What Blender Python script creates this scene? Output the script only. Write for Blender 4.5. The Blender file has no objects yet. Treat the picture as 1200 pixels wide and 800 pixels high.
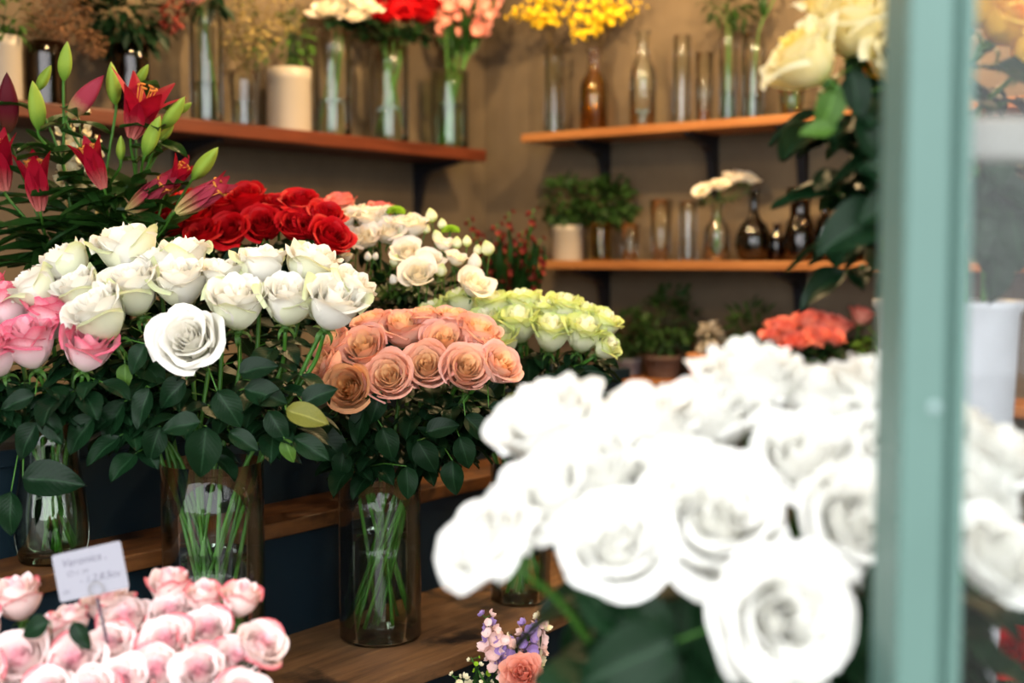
import bpy, math, random
from mathutils import Vector, Matrix, Quaternion

# ------------------------------------------------------------------ camera, sky, light, exposure
S = bpy.context.scene
COL = S.collection
FPX = 1450.0
EYE = 1.5
PITCH = math.atan(100 / FPX)
cam_d = bpy.data.cameras.new('camera')
cam = bpy.data.objects.new('camera', cam_d)
COL.objects.link(cam)
cam.location = (0, 0, EYE)
cam.rotation_euler = (math.pi / 2 - PITCH, 0, 0)
cam_d.sensor_width = 36
cam_d.lens = FPX / 1200 * 36
cam_d.dof.use_dof = True
cam_d.dof.focus_distance = 2.02
cam_d.dof.aperture_fstop = 2.2
cam_d.clip_start = 0.05
S.camera = cam

S.view_settings.view_transform = 'Standard'
S.view_settings.look = 'None'
S.view_settings.gamma = 1
S.view_settings.use_curve_mapping = False
S.view_settings.exposure = 1.12

W = bpy.data.worlds.new('overcast_sky')
S.world = W
W.use_nodes = True
wn = W.node_tree.nodes
wn['Background'].inputs['Color'].default_value = (0.95, 0.97, 1.0, 1)
wn['Background'].inputs['Strength'].default_value = 2.1

# the room frame: left wall is x=0, right wall is y=0, room is x>0, y<0
ANG = math.radians(37.7)


def ray(x, y):
    cx = (x - 600) / FPX
    cy = -(y - 400) / FPX
    return Vector((cx, math.cos(PITCH) + cy * math.sin(PITCH), -math.sin(PITCH) + cy * math.cos(PITCH)))


EYEV = Vector((0, 0, EYE))


def at(x, y, Y):
    d = ray(x, y)
    return EYEV + d * (Y / d.y)


CORN = at(568, 200, 4.85)
CORN.z = 0
ROOM = Matrix.Translation(CORN) @ Matrix.Rotation(-ANG, 4, 'Z')
ROOMI = ROOM.inverted()


def rm(x, y, z):
    return ROOM @ Vector((x, y, z))


def hit(px, py, axis, val):
    o = ROOMI @ EYEV
    d = ROOMI.to_3x3() @ ray(px, py)
    return o + d * ((val - o[axis]) / d[axis])


def lamp(name, loc, power, col, size=0.05, target=None, spot=None):
    if spot:
        l = bpy.data.lights.new(name, 'SPOT')
        l.spot_size = math.radians(spot)
        l.spot_blend = 0.6
    else:
        l = bpy.data.lights.new(name, 'POINT')
    l.energy = power
    l.color = col
    l.shadow_soft_size = size
    o = bpy.data.objects.new(name, l)
    COL.objects.link(o)
    o.location = loc
    if target is not None:
        o.rotation_euler = (Vector(target) - Vector(loc)).to_track_quat('-Z', 'Y').to_euler()
    return o


# warm ceiling bulbs inside the shop
WARM = (1.0, 0.68, 0.34)
for (x, y, e) in ((0.75, -1.15, 26), (1.45, -0.95, 32), (2.15, -0.95, 32), (0.85, -2.2, 14), (2.9, -1.0, 24)):
    lamp('ceiling_bulb_light', rm(x, y, 2.72), e, WARM, 0.035)


# ------------------------------------------------------------------ helpers
def setp(o, label=None, cat=None, group=None, kind=None):
    if label:
        o['label'] = label
    if cat:
        o['category'] = cat
    if group:
        o['group'] = group
    if kind:
        o['kind'] = kind
    return o


def empty(name, loc=(0, 0, 0), rotz=0.0, parent=None):
    o = bpy.data.objects.new(name, None)
    o.empty_display_size = 0.02
    COL.objects.link(o)
    o.location = loc
    o.rotation_euler = (0, 0, rotz)
    if parent:
        o.parent = parent
    return o


def link(name, me, parent=None, M=None):
    o = bpy.data.objects.new(name, me)
    COL.objects.link(o)
    if parent:
        o.parent = parent
    if M is not None:
        o.matrix_local = M
    return o


class MB:
    """collects geometry for one mesh object"""

    def __init__(self):
        self.v = []
        self.f = []
        self.a = []
        self.hasa = False

    def add(self, vs, fs, at_=None):
        b = len(self.v)
        self.v.extend([tuple(p) for p in vs])
        self.f.extend([tuple(b + i for i in f) for f in fs])
        if at_ is None:
            self.a.extend([(0, 0, 0)] * len(vs))
        else:
            self.hasa = True
            self.a.extend(at_)

    def grid(self, fn, nu, nv, afn=None, closed=False):
        vs, at_ = [], []
        for i in range(nu + 1):
            for j in range(nv + (0 if closed else 1)):
                u, v = i / nu, j / nv
                vs.append(fn(u, v))
                at_.append(afn(u, v) if afn else (v, u, 0))
        n = nv if closed else nv + 1
        fs = []
        for i in range(nu):
            for j in range(nv):
                k = (j + 1) % n if closed else j + 1
                fs.append((i * n + j, i * n + k, (i + 1) * n + k, (i + 1) * n + j))
        self.add(vs, fs, at_)

    def box(self, x0, x1, y0, y1, z0, z1, M=None):
        vs = [Vector((x, y, z)) for x in (x0, x1) for y in (y0, y1) for z in (z0, z1)]
        if M is not None:
            vs = [M @ p for p in vs]
        self.add(vs, [(0, 1, 3, 2), (4, 6, 7, 5), (0, 4, 5, 1), (2, 3, 7, 6), (0, 2, 6, 4), (1, 5, 7, 3)])

    def tube(self, pts, radii, n=6, cap=True):
        pts = [Vector(p) for p in pts]
        if not isinstance(radii, (list, tuple)):
            radii = [radii] * len(pts)
        vs = []
        up = None
        for i, p in enumerate(pts):
            t = (pts[min(i + 1, len(pts) - 1)] - pts[max(i - 1, 0)])
            if t.length < 1e-9:
                t = Vector((0, 0, 1))
            t.normalize()
            if up is None:
                up = t.orthogonal().normalized()
            up = (up - t * up.dot(t))
            if up.length < 1e-6:
                up = t.orthogonal()
            up.normalize()
            w = t.cross(up)
            for j in range(n):
                a = 2 * math.pi * j / n
                vs.append(p + (up * math.cos(a) + w * math.sin(a)) * radii[i])
        fs = []
        for i in range(len(pts) - 1):
            for j in range(n):
                k = (j + 1) % n
                fs.append((i * n + j, i * n + k, (i + 1) * n + k, (i + 1) * n + j))
        if cap:
            fs.append(tuple(range(n - 1, -1, -1)))
            fs.append(tuple((len(pts) - 1) * n + j for j in range(n)))
        self.add(vs, fs)

    def lathe(self, prof, n=32, origin=(0, 0, 0)):
        ox, oy, oz = origin
        vs, fs = [], []
        for (r, z) in prof:
            for j in range(n):
                a = 2 * math.pi * j / n
                vs.append((ox + r * math.cos(a), oy + r * math.sin(a), oz + z))
        for i in range(len(prof) - 1):
            for j in range(n):
                k = (j + 1) % n
                fs.append((i * n + j, i * n + k, (i + 1) * n + k, (i + 1) * n + j))
        self.add(vs, fs)

    def mesh(self, name, mat, smooth=True):
        me = bpy.data.meshes.new(name)
        me.from_pydata(self.v, [], self.f)
        if self.hasa:
            at_ = me.attributes.new('pv', 'FLOAT_VECTOR', 'POINT')
            at_.data.foreach_set('vector', [c for t in self.a for c in t])
        if smooth:
            me.polygons.foreach_set('use_smooth', [True] * len(me.polygons))
        if mat:
            me.materials.append(mat)
        me.update()
        return me

    def obj(self, name, mat, parent=None, smooth=True, M=None):
        return link(name, self.mesh(name, mat, smooth), parent, M)


def bev(o, w=0.003, seg=2):
    m = o.modifiers.new('bevel', 'BEVEL')
    m.width = w
    m.segments = seg
    m.limit_method = 'ANGLE'
    return o


# ------------------------------------------------------------------ materials
class NT:
    def __init__(self, name):
        self.m = bpy.data.materials.new(name)
        self.m.use_nodes = True
        self.t = self.m.node_tree
        self.t.nodes.clear()
        self.out = self.t.nodes.new('ShaderNodeOutputMaterial')

    def n(self, typ, ins=None, **kw):
        nd = self.t.nodes.new(typ)
        for k, v in kw.items():
            setattr(nd, k, v)
        for k, v in (ins or {}).items():
            self.set(nd, k, v)
        return nd

    def set(self, nd, k, v):
        if hasattr(v, 'is_output') or isinstance(v, bpy.types.NodeSocket):
            self.t.links.new(v, nd.inputs[k])
        else:
            if isinstance(v, tuple) and len(v) == 3 and nd.inputs[k].type == 'RGBA':
                v = v + (1,)
            nd.inputs[k].default_value = v

    def mix(self, f, a, b, mode='MIX'):
        nd = self.n('ShaderNodeMix', data_type='RGBA', blend_type=mode)
        for i, v in ((0, f), (6, a), (7, b)):
            if isinstance(v, bpy.types.NodeSocket):
                self.t.links.new(v, nd.inputs[i])
            else:
                nd.inputs[i].default_value = (v + (1,)) if isinstance(v, tuple) and len(v) == 3 else v
        return nd.outputs[2]

    def math(self, op, a, b=0.0):
        nd = self.n('ShaderNodeMath', operation=op)
        for i, v in ((0, a), (1, b)):
            if isinstance(v, bpy.types.NodeSocket):
                self.t.links.new(v, nd.inputs[i])
            else:
                nd.inputs[i].default_value = v
        return nd.outputs[0]

    def ramp(self, fac, stops):
        nd = self.n('ShaderNodeValToRGB')
        cr = nd.color_ramp
        while len(cr.elements) < len(stops):
            cr.elements.new(0.5)
        for e, (p, c) in zip(cr.elements, stops):
            e.position = p
            e.color = c + (1,) if len(c) == 3 else c
        self.t.links.new(fac, nd.inputs[0])
        return nd.outputs[0]

    def noise(self, scale, detail=4, vec=None, rough=0.55):
        nd = self.n('ShaderNodeTexNoise', {'Scale': scale, 'Detail': detail, 'Roughness': rough})
        if vec is not None:
            self.t.links.new(vec, nd.inputs['Vector'])
        return nd.outputs['Fac']

    def done(self, sh):
        self.t.links.new(sh, self.out.inputs['Surface'])
        return self.m


def srgb(r, g, b):
    f = lambda c: (c / 255 / 12.92) if c / 255 <= 0.04045 else ((c / 255 + 0.055) / 1.055) ** 2.4
    return (f(r), f(g), f(b))


def mat_plain(name, col, rough=0.5, spec=0.3, var=0.0, scale=20, bump=0.0, metallic=0.0):
    t = NT(name)
    co = t.n('ShaderNodeTexCoord').outputs['Object']
    c = col
    if var > 0:
        nz = t.noise(scale, 5, co)
        c = t.ramp(nz, [(0.3, tuple(x * (1 - var) for x in col)), (0.7, tuple(min(1, x * (1 + var)) for x in col))])
    p = t.n('ShaderNodeBsdfPrincipled', {'Base Color': c, 'Roughness': rough, 'Specular IOR Level': spec,
                                         'Metallic': metallic})
    if bump > 0:
        b = t.n('ShaderNodeBump', {'Strength': bump, 'Distance': 0.01, 'Height': t.noise(scale * 3, 6, co)})
        t.set(p, 'Normal', b.outputs[0])
    return t.done(p.outputs[0])


def mat_wood(name, dark, light, rough=0.5, scale=1.0, stain=None, axis_y=True):
    t = NT(name)
    co = t.n('ShaderNodeTexCoord').outputs['Object']
    mp = t.n('ShaderNodeMapping', {'Vector': co, 'Scale': (14 * scale, 1.2 * scale, 14 * scale) if axis_y else
                                   (1.2 * scale, 14 * scale, 14 * scale)}).outputs[0]
    nz = t.noise(3.0, 8, mp, 0.65)
    c = t.ramp(nz, [(0.28, dark), (0.72, light)])
    if stain:
        n2 = t.noise(9, 6, co)
        c = t.mix(t.ramp(n2, [(0.52, (0, 0, 0)), (0.66, (1, 1, 1))]), c, stain)
    b = t.n('ShaderNodeBump', {'Strength': 0.35, 'Distance': 0.003, 'Height': nz})
    p = t.n('ShaderNodeBsdfPrincipled', {'Base Color': c, 'Roughness': rough, 'Specular IOR Level': 0.3,
                                         'Normal': b.outputs[0]})
    return t.done(p.outputs[0])


def mat_glass(name, tint=(1, 1, 1), base=0.05, rough=0.015, refl=0.85):
    """thin glass: clear with Fresnel reflection"""
    t = NT(name)
    fr = t.n('ShaderNodeFresnel', {'IOR': 1.45}).outputs[0]
    f = t.math('ADD', t.math('MULTIPLY', fr, refl), base)
    tr = t.n('ShaderNodeBsdfTransparent', {'Color': tint}).outputs[0]
    gl = t.n('ShaderNodeBsdfGlossy', {'Color': (1, 1, 1), 'Roughness': rough}).outputs[0]
    mx = t.n('ShaderNodeMixShader')
    t.t.links.new(f, mx.inputs[0])
    t.t.links.new(tr, mx.inputs[1])
    t.t.links.new(gl, mx.inputs[2])
    return t.done(mx.outputs[0])


def mat_petal(name, base, mid, edge, core=None, transl=0.3, edge_pos=0.8, base_pos=0.25, corepos=0.55, jit=0.06, outer=None):
    """petal colour runs from the claw (base) to the rim (edge); core is the colour of the heart petals"""
    t = NT(name)
    sp = t.n('ShaderNodeSeparateXYZ')
    t.t.links.new(t.n('ShaderNodeAttribute', attribute_name='pv').outputs['Vector'], sp.inputs[0])
    nz = t.noise(30, 4, t.n('ShaderNodeTexCoord').outputs['Object'])
    s = t.math('ADD', sp.outputs['Y'], t.math('MULTIPLY', t.math('SUBTRACT', nz, 0.5), 0.18))
    c = t.ramp(s, [(0.04, base), (base_pos + 0.12, mid), (edge_pos, mid), (0.985, edge)])
    if core:
        c2 = t.ramp(s, [(0.0, mid), (0.6, core), (1.0, core)])
        f = t.ramp(sp.outputs['Z'], [(max(0.0, corepos - 0.35), (1, 1, 1)), (corepos, (0, 0, 0))])
        c = t.mix(f, c, c2)
    if outer:
        f = t.ramp(sp.outputs['Z'], [(0.72, (0, 0, 0)), (1.0, (1, 1, 1))])
        c = t.mix(t.math('MULTIPLY', f, 0.75), c, outer)
    rnd = t.n('ShaderNodeObjectInfo').outputs['Random']
    hv = t.n('ShaderNodeHueSaturation', {'Color': c, 'Value': t.math('ADD', 1 - jit, t.math('MULTIPLY', rnd, 2 * jit))})
    c = hv.outputs[0]
    vein = t.noise(60, 2, t.n('ShaderNodeMapping', {'Vector': t.n('ShaderNodeAttribute', attribute_name='pv').outputs['Vector'],
                                                 'Scale': (1.0, 0.05, 1)}).outputs[0])
    b = t.n('ShaderNodeBump', {'Strength': 0.12, 'Distance': 0.002, 'Height': vein})
    d = t.n('ShaderNodeBsdfPrincipled', {'Base Color': c, 'Roughness': 0.55, 'Specular IOR Level': 0.18,
                                         'Sheen Weight': 0.0, 'Normal': b.outputs[0]}).outputs[0]
    tl = t.n('ShaderNodeBsdfTranslucent', {'Color': c}).outputs[0]
    mx = t.n('ShaderNodeMixShader', {0: transl})
    t.t.links.new(d, mx.inputs[1])
    t.t.links.new(tl, mx.inputs[2])
    return t.done(mx.outputs[0])


def mat_leaf(name, dark, light, rough=0.38, transl=0.1, spec=0.18):
    t = NT(name)
    sp = t.n('ShaderNodeSeparateXYZ')
    t.t.links.new(t.n('ShaderNodeAttribute', attribute_name='pv').outputs['Vector'], sp.inputs[0])
    # side veins slanting off the midrib
    ax = t.math('ABSOLUTE', t.math('SUBTRACT', sp.outputs['X'], 0.5))
    ph = t.math('SUBTRACT', t.math('MULTIPLY', sp.outputs['Y'], 9.0), t.math('MULTIPLY', ax, 7.0))
    vn = t.math('POWER', t.math('ABSOLUTE', t.math('SINE', t.math('MULTIPLY', ph, math.pi))), 0.35)
    mid = t.ramp(ax, [(0.0, (1, 1, 1)), (0.045, (0, 0, 0))])
    nz = t.noise(25, 4, t.n('ShaderNodeTexCoord').outputs['Object'])
    rnd = t.n('ShaderNodeObjectInfo').outputs['Random']
    c = t.mix(t.math('ADD', t.math('MULTIPLY', nz, 0.6), t.math('MULTIPLY', rnd, 0.4)), dark, light)
    c = t.mix(t.math('MULTIPLY', mid, 0.45), c, tuple(min(1, x * 2.2 + 0.02) for x in light))
    b = t.n('ShaderNodeBump', {'Strength': 0.12, 'Distance': 0.003, 'Height': vn})
    d = t.n('ShaderNodeBsdfPrincipled', {'Base Color': c, 'Roughness': rough, 'Specular IOR Level': spec,
                                         'Normal': b.outputs[0]}).outputs[0]
    tl = t.n('ShaderNodeBsdfTranslucent', {'Color': tuple(min(1, x * 1.3) for x in light)}).outputs[0]
    mx = t.n('ShaderNodeMixShader', {0: transl})
    t.t.links.new(d, mx.inputs[1])
    t.t.links.new(tl, mx.inputs[2])
    return t.done(mx.outputs[0])


def mat_wall(name, a, b_, c_):
    t = NT(name)
    co = t.n('ShaderNodeTexCoord').outputs['Object']
    n1 = t.noise(1.6, 7, co, 0.62)
    n2 = t.noise(7.0, 6, co, 0.6)
    c = t.ramp(n1, [(0.3, a), (0.5, b_), (0.7, c_)])
    c = t.mix(t.math('MULTIPLY', n2, 0.35), c, tuple(x * 0.55 for x in a))
    bp = t.n('ShaderNodeBump', {'Strength': 0.25, 'Distance': 0.01, 'Height': n2})
    p = t.n('ShaderNodeBsdfPrincipled', {'Base Color': c, 'Roughness': 0.85, 'Specular IOR Level': 0.15,
                                         'Normal': bp.outputs[0]})
    return t.done(p.outputs[0])


M = {}
M['wall'] = mat_wall('wall_plaster', srgb(92, 80, 66), srgb(112, 98, 80), srgb(132, 116, 94))
M['floor'] = mat_plain('floor_stone', srgb(46, 43, 40), 0.6, 0.3, 0.2, 4, 0.1)
M['pave'] = mat_plain('pavement_stone', srgb(130, 128, 124), 0.8, 0.2, 0.12, 3, 0.1)
M['ceil'] = mat_plain('ceiling_paint', srgb(96, 86, 74), 0.9, 0.1, 0.05, 2)
M['front'] = mat_plain('facade_paint', srgb(120, 140, 132), 0.6, 0.3, 0.05, 3)
M['shelf_l'] = mat_wood('shelf_wood_red', srgb(66, 28, 16), srgb(108, 52, 30), 0.45)
M['shelf_r'] = mat_wood('shelf_wood_orange', srgb(132, 80, 42), srgb(176, 120, 70), 0.45, axis_y=False)
M['plank'] = mat_wood('plank_old', srgb(66, 44, 28), srgb(134, 98, 64), 0.6, 1.0, srgb(30, 22, 18))
M['plank_w'] = mat_wood('plank_warm', srgb(60, 34, 16), srgb(112, 70, 34), 0.5, 1.0, srgb(32, 20, 14))
M['teal'] = mat_plain('teal_board', srgb(8, 28, 38), 0.6, 0.25, 0.15, 6)
M['iron'] = mat_plain('black_iron', srgb(20, 22, 30), 0.5, 0.4, 0.1, 30)
M['post'] = mat_plain('sage_paint', srgb(80, 108, 100), 0.45, 0.35, 0.06, 5, 0.05)
M['refl_band'] = mat_plain('reflected_grey', srgb(140, 138, 132), 0.5, 0.3, 0.05, 5)  # pale grey of the imitated reflection in the window
M['gasket'] = mat_plain('glazing_putty', srgb(96, 96, 108), 0.6, 0.3)
M['glass'] = mat_glass('clear_glass', (0.97, 0.985, 0.975), 0.004)
M['glass_g'] = mat_glass('greenish_glass', (0.86, 0.93, 0.84), 0.02)
M['glass_b'] = mat_glass('brown_glass', (0.34, 0.2, 0.1), 0.03)
M['glass_s'] = mat_glass('smoke_glass', (0.40, 0.38, 0.36), 0.03)
M['glass_y'] = mat_glass('amber_glass', (0.85, 0.68, 0.3), 0.03)
M['pane'] = mat_glass('window_glass', (0.95, 0.96, 0.96), 0.0, 0.0, 0.45)
M['water'] = mat_glass('vase_water', (0.86, 0.93, 0.84), 0.0)
M['ceramic'] = mat_plain('white_ceramic', srgb(164, 154, 140), 0.4, 0.4, 0.04, 8)
M['terra'] = mat_plain('terracotta', srgb(196, 134, 88), 0.8, 0.2, 0.12, 12, 0.1)
M['darkpot'] = mat_plain('dark_clay', srgb(92, 72, 64), 0.7, 0.2, 0.15, 12, 0.1)
M['greypot'] = mat_plain('grey_clay', srgb(110, 108, 116), 0.7, 0.2, 0.1, 12, 0.1)
M['zinc'] = mat_plain('zinc_bucket', srgb(190, 192, 198), 0.35, 0.5, 0.1, 14, 0.0, 0.0)
M['soil'] = mat_plain('soil', srgb(48, 36, 28), 0.95, 0.1, 0.3, 40, 0.4)
M['card'] = mat_plain('card_paper', srgb(148, 147, 155), 0.7, 0.2)
M['ink'] = mat_plain('pencil_ink', srgb(92, 88, 102), 0.8, 0.1)
M['wire'] = mat_plain('clip_wire', srgb(150, 146, 140), 0.3, 0.5, metallic=0.8)
M['stake'] = mat_plain('clip_stake', srgb(50, 40, 62), 0.4, 0.5)
M['nail'] = mat_plain('nail_filler', srgb(124, 144, 142), 0.5, 0.3)
M['stem'] = mat_plain('rose_stem', srgb(62, 110, 34), 0.45, 0.4, 0.2, 18)
M['stem_d'] = mat_plain('dark_stem', srgb(44, 74, 34), 0.5, 0.4, 0.2, 18)
M['stem_b'] = mat_plain('brown_stem', srgb(92, 74, 44), 0.6, 0.3, 0.2, 18)
M['leaf'] = mat_leaf('rose_leaf', srgb(4, 22, 11), srgb(20, 50, 24), 0.42)
M['leaf_l'] = mat_leaf('light_leaf', srgb(40, 72, 26), srgb(76, 108, 40), 0.4)
M['leaf_y'] = mat_leaf('yellowing_leaf', srgb(76, 92, 34), srgb(128, 122, 54), 0.45)
M['lily_leaf'] = mat_leaf('lily_leaf', srgb(12, 38, 14), srgb(44, 78, 28), 0.35)
M['fern'] = mat_leaf('shade_leaf', srgb(16, 36, 16), srgb(46, 76, 28), 0.5)
M['calyx'] = mat_plain('calyx_green', srgb(62, 98, 38), 0.5, 0.3, 0.15, 20)

M['white'] = mat_petal('white_petal', srgb(206, 222, 140), srgb(246, 243, 232), srgb(250, 246, 236), None, 0.25, 0.8, 0.2, jit=0.03)
M['fwhite'] = mat_petal('snow_petal', srgb(216, 226, 160), srgb(248, 247, 241), srgb(250, 249, 244), None, 0.25, 0.8, 0.12, jit=0.02)
M['guard'] = mat_petal('green_guard_petal', srgb(186, 208, 100), srgb(238, 240, 212), srgb(222, 230, 176), None, 0.3)
M['peach'] = mat_petal('peach_petal', srgb(234, 160, 134), srgb(252, 212, 184), srgb(250, 186, 162), srgb(254, 214, 166), 0.16, 0.72, 0.3, 0.6,
                       outer=srgb(248, 188, 176))
M['brownpeach'] = mat_petal('tan_peach_petal', srgb(200, 120, 70), srgb(238, 190, 142), srgb(222, 154, 110), srgb(228, 166, 104), 0.16)
M['pink'] = mat_petal('pink_petal', srgb(246, 234, 214), srgb(252, 218, 220), srgb(236, 110, 138), srgb(248, 178, 190), 0.18, 0.66, 0.4, 0.5)
M['blush'] = mat_petal('blush_petal', srgb(248, 236, 214), srgb(252, 234, 230), srgb(250, 226, 224), srgb(246, 192, 202), 0.2, 0.8, 0.2, 0.4, jit=0.04)
M['blush_out'] = mat_petal('blush_outer_petal', srgb(244, 226, 196), srgb(250, 222, 216), srgb(222, 96, 112), None, 0.2, 0.8, 0.2)
M['red'] = mat_petal('red_petal', srgb(140, 6, 14), srgb(186, 8, 18), srgb(196, 14, 24), srgb(160, 5, 16), 0.12)
M['lime'] = mat_petal('lime_petal', srgb(196, 216, 112), srgb(242, 244, 206), srgb(216, 230, 140), srgb(246, 246, 222), 0.2, 0.66, 0.3)
M['coral'] = mat_petal('coral_petal', srgb(246, 196, 160), srgb(246, 164, 146), srgb(236, 124, 112), None, 0.15)
M['cream'] = mat_petal('cream_petal', srgb(216, 220, 120), srgb(253, 241, 186), srgb(253, 242, 200), srgb(250, 224, 120), 0.4)  # cream petals, with extra yellow of the warm lamplight put into the colour
M['yellow'] = mat_petal('yellow_petal', srgb(236, 160, 40), srgb(250, 206, 70), srgb(252, 214, 90), srgb(244, 170, 50), 0.35)
M['lisi'] = mat_petal('ivory_petal', srgb(230, 230, 170), srgb(254, 248, 234), srgb(252, 238, 220), srgb(252, 240, 210), 0.2)
M['lilyred'] = mat_petal('lily_red_petal', srgb(206, 120, 110), srgb(170, 18, 44), srgb(150, 12, 34), None, 0.2, 0.8, 0.3)
M['lilypink'] = mat_petal('lily_pink_bud', srgb(206, 190, 120), srgb(176, 62, 80), srgb(150, 30, 52), None, 0.2, 0.8, 0.35)
M['lilybud'] = mat_petal('lily_green_bud', srgb(96, 140, 44), srgb(150, 178, 66), srgb(170, 190, 84), None, 0.15, 0.8, 0.3)
M['lilydark'] = mat_petal('lily_dark_bud', srgb(96, 60, 40), srgb(96, 14, 30), srgb(80, 12, 26), None, 0.15)
M['anther'] = mat_plain('lily_anther', srgb(206, 130, 60), 0.8, 0.1)
M['yellowf'] = mat_plain('yellow_blossom', srgb(240, 204, 40), 0.6, 0.2, 0.15, 30)
M['brownf'] = mat_plain('dried_blossom', srgb(120, 86, 60), 0.8, 0.1, 0.25, 40)
M['waxf'] = mat_plain('wax_blossom', srgb(140, 122, 72), 0.7, 0.2, 0.2, 40)
M['pinkf'] = mat_plain('pink_blossom', srgb(236, 160, 146), 0.6, 0.2, 0.15, 30)
M['redf'] = mat_plain('red_blossom', srgb(120, 40, 30), 0.6, 0.2, 0.25, 30)
M['creamf'] = mat_plain('cream_blossom', srgb(246, 234, 196), 0.6, 0.2, 0.1, 30)
M['lilac'] = mat_plain('lilac_blossom', srgb(170, 142, 200), 0.6, 0.2, 0.2, 50)
M['palepink'] = mat_plain('pale_pink_blossom', srgb(244, 206, 198), 0.6, 0.2, 0.15, 50)
M['limef'] = mat_plain('lime_button', srgb(150, 190, 40), 0.7, 0.2, 0.2, 60, 0.3)
M['silver'] = mat_plain('silver_leaf', srgb(190, 180, 164), 0.8, 0.2, 0.15, 40)
M['carn'] = mat_petal('salmon_petal', srgb(240, 150, 120), srgb(246, 164, 140), srgb(248, 176, 156), None, 0.25)
M['bulb'] = None

# ------------------------------------------------------------------ the setting
mb = MB(); mb.box(-0.12, 0, -7.5, 0.12, 0, 3.0)
setp(mb.obj('wall_left', M['wall'], None, False, ROOM), 'mottled brown plaster wall carrying one long shelf', None, None, 'structure')
mb = MB(); mb.box(0, 7.5, 0, 0.12, 0, 3.0)
setp(mb.obj('wall_right', M['wall'], None, False, ROOM), 'mottled brown plaster wall carrying three shelves', None, None, 'structure')
mb = MB(); mb.add([(-3.6, 0.9, 0), (5.6, 0.9, 0), (5.6, 5.2, 0), (-3.6, 5.2, 0), (-3.6, 0.9, -0.1), (5.6, 0.9, -0.1), (5.6, 5.2, -0.1), (-3.6, 5.2, -0.1)],
               [(0, 1, 2, 3), (7, 6, 5, 4), (0, 4, 5, 1), (1, 5, 6, 2), (2, 6, 7, 3), (3, 7, 4, 0)])
setp(mb.obj('floor', M['floor'], None, False), 'dark stone shop floor', None, None, 'structure')
mb = MB(); mb.box(-3.6, 5.6, 0.78, 5.2, 2.95, 3.1)
setp(mb.obj('ceiling', M['ceil'], None, False), 'plain painted shop ceiling', None, None, 'structure')
mb = MB(); mb.box(-14, 14, -14, 0.9, -0.12, -0.01)
setp(mb.obj('pavement', M['pave'], None, False), 'grey street pavement before the shop', None, None, 'structure')
mb = MB()
mb.box(-3.7, -1.75, 0.8, 0.92, 0, 3.1)
mb.box(1.75, 5.7, 0.8, 0.92, 0, 3.1)
mb.box(-1.75, 1.75, 0.8, 0.92, 2.62, 3.1)
setp(mb.obj('wall_front', M['front'], None, False), 'painted shop front around the opening', None, None, 'structure')

# window frame with its sage post
win = empty('window_1', (0.262, 0.83, 0))
setp(win, 'sage green window frame with glass beside the opening', None, None, 'structure')
mb = MB()
prof = [(0.0, 0.0), (0.0, 0.055), (0.0455, 0.055), (0.0455, 0.002), (0.043, -0.003), (0.037, -0.003), (0.0345, 0.002),
        (0.0335, 0.005), (0.0315, 0.005), (0.0305, 0.0), (0.028, -0.002), (0.002, -0.002)]
vs = [(x, y, z) for z in (0.0, 2.62) for (x, y) in prof]
n = len(prof)
mb.add(vs, [tuple(range(n)), tuple(range(2 * n - 1, n - 1, -1))] + [(i, i + n, (i + 1) % n + n, (i + 1) % n) for i in range(n)])
o = mb.obj('post', M['post'], win, False)
mb = MB(); mb.lathe([(0.0, 0.0015), (0.003, 0.0015), (0.0042, 0.0)], 14)
o = mb.obj('nail_head', M['nail'], win, True, Matrix.Translation((0.0225, -0.002, at(1101, 477, 0.83).z)) @ Matrix.Rotation(math.pi / 2, 4, 'X'))
mb = MB(); mb.box(0.0455, 0.0485, 0.018, 0.036, 0.62, 2.55); mb.obj('glazing_putty', M['gasket'], win, False)
mb = MB(); mb.box(0.0475, 1.45, 0.024, 0.028, 0.62, 2.55); mb.obj('glass_pane', M['pane'], win, False)
mb = MB(); mb.box(0.0485, 1.45, 0.03, 0.06, at(1170, 188, 0.87).z, at(1170, 138, 0.87).z); bev(mb.obj('outside_reflection', M['refl_band'], win, False), 0.004)  # solid band imitating a reflection of the outside in the pane
mb = MB(); mb.box(0.0455, 1.45, 0.0, 0.05, 0.5, 0.62); bev(mb.obj('bottom_rail', M['post'], win, False), 0.004)
mb = MB(); mb.box(0.0455, 1.45, 0.0, 0.05, 2.55, 2.62); bev(mb.obj('top_rail', M['post'], win, False), 0.004)
mb = MB(); mb.box(0.0455, 1.45, 0.0, 0.05, 0.0, 0.5); mb.obj('lower_panel', M['post'], win, False)
mb = MB(); mb.box(1.45, 1.488, 0.0, 0.05, 0.0, 2.62); bev(mb.obj('end_post', M['post'], win, False), 0.004)

# ------------------------------------------------------------------ shelves
def bracket(parent, x, y, along_y, depth, drop):
    """black iron bracket: tapering arm under the board and tapering leg on the wall"""
    w = 0.014
    prof = [(0, 0), (depth, 0), (depth, -0.012), (0.075, -0.036), (0.046, -0.058), (0.036, -0.09), (0.014, -drop), (0, -drop)]
    k = len(prof)
    vs = []
    for s in (-w, w):
        for (d, z) in prof:
            vs.append((d, y + s, z) if along_y else (x + s, -d, z))
    fs = [tuple(range(k)), tuple(range(2 * k - 1, k - 1, -1))] + [(i, i + k, (i + 1) % k + k, (i + 1) % k) for i in range(k)]
    m2 = MB(); m2.add(vs, fs)
    m2.obj('bracket', M['iron'], parent, False)


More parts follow.
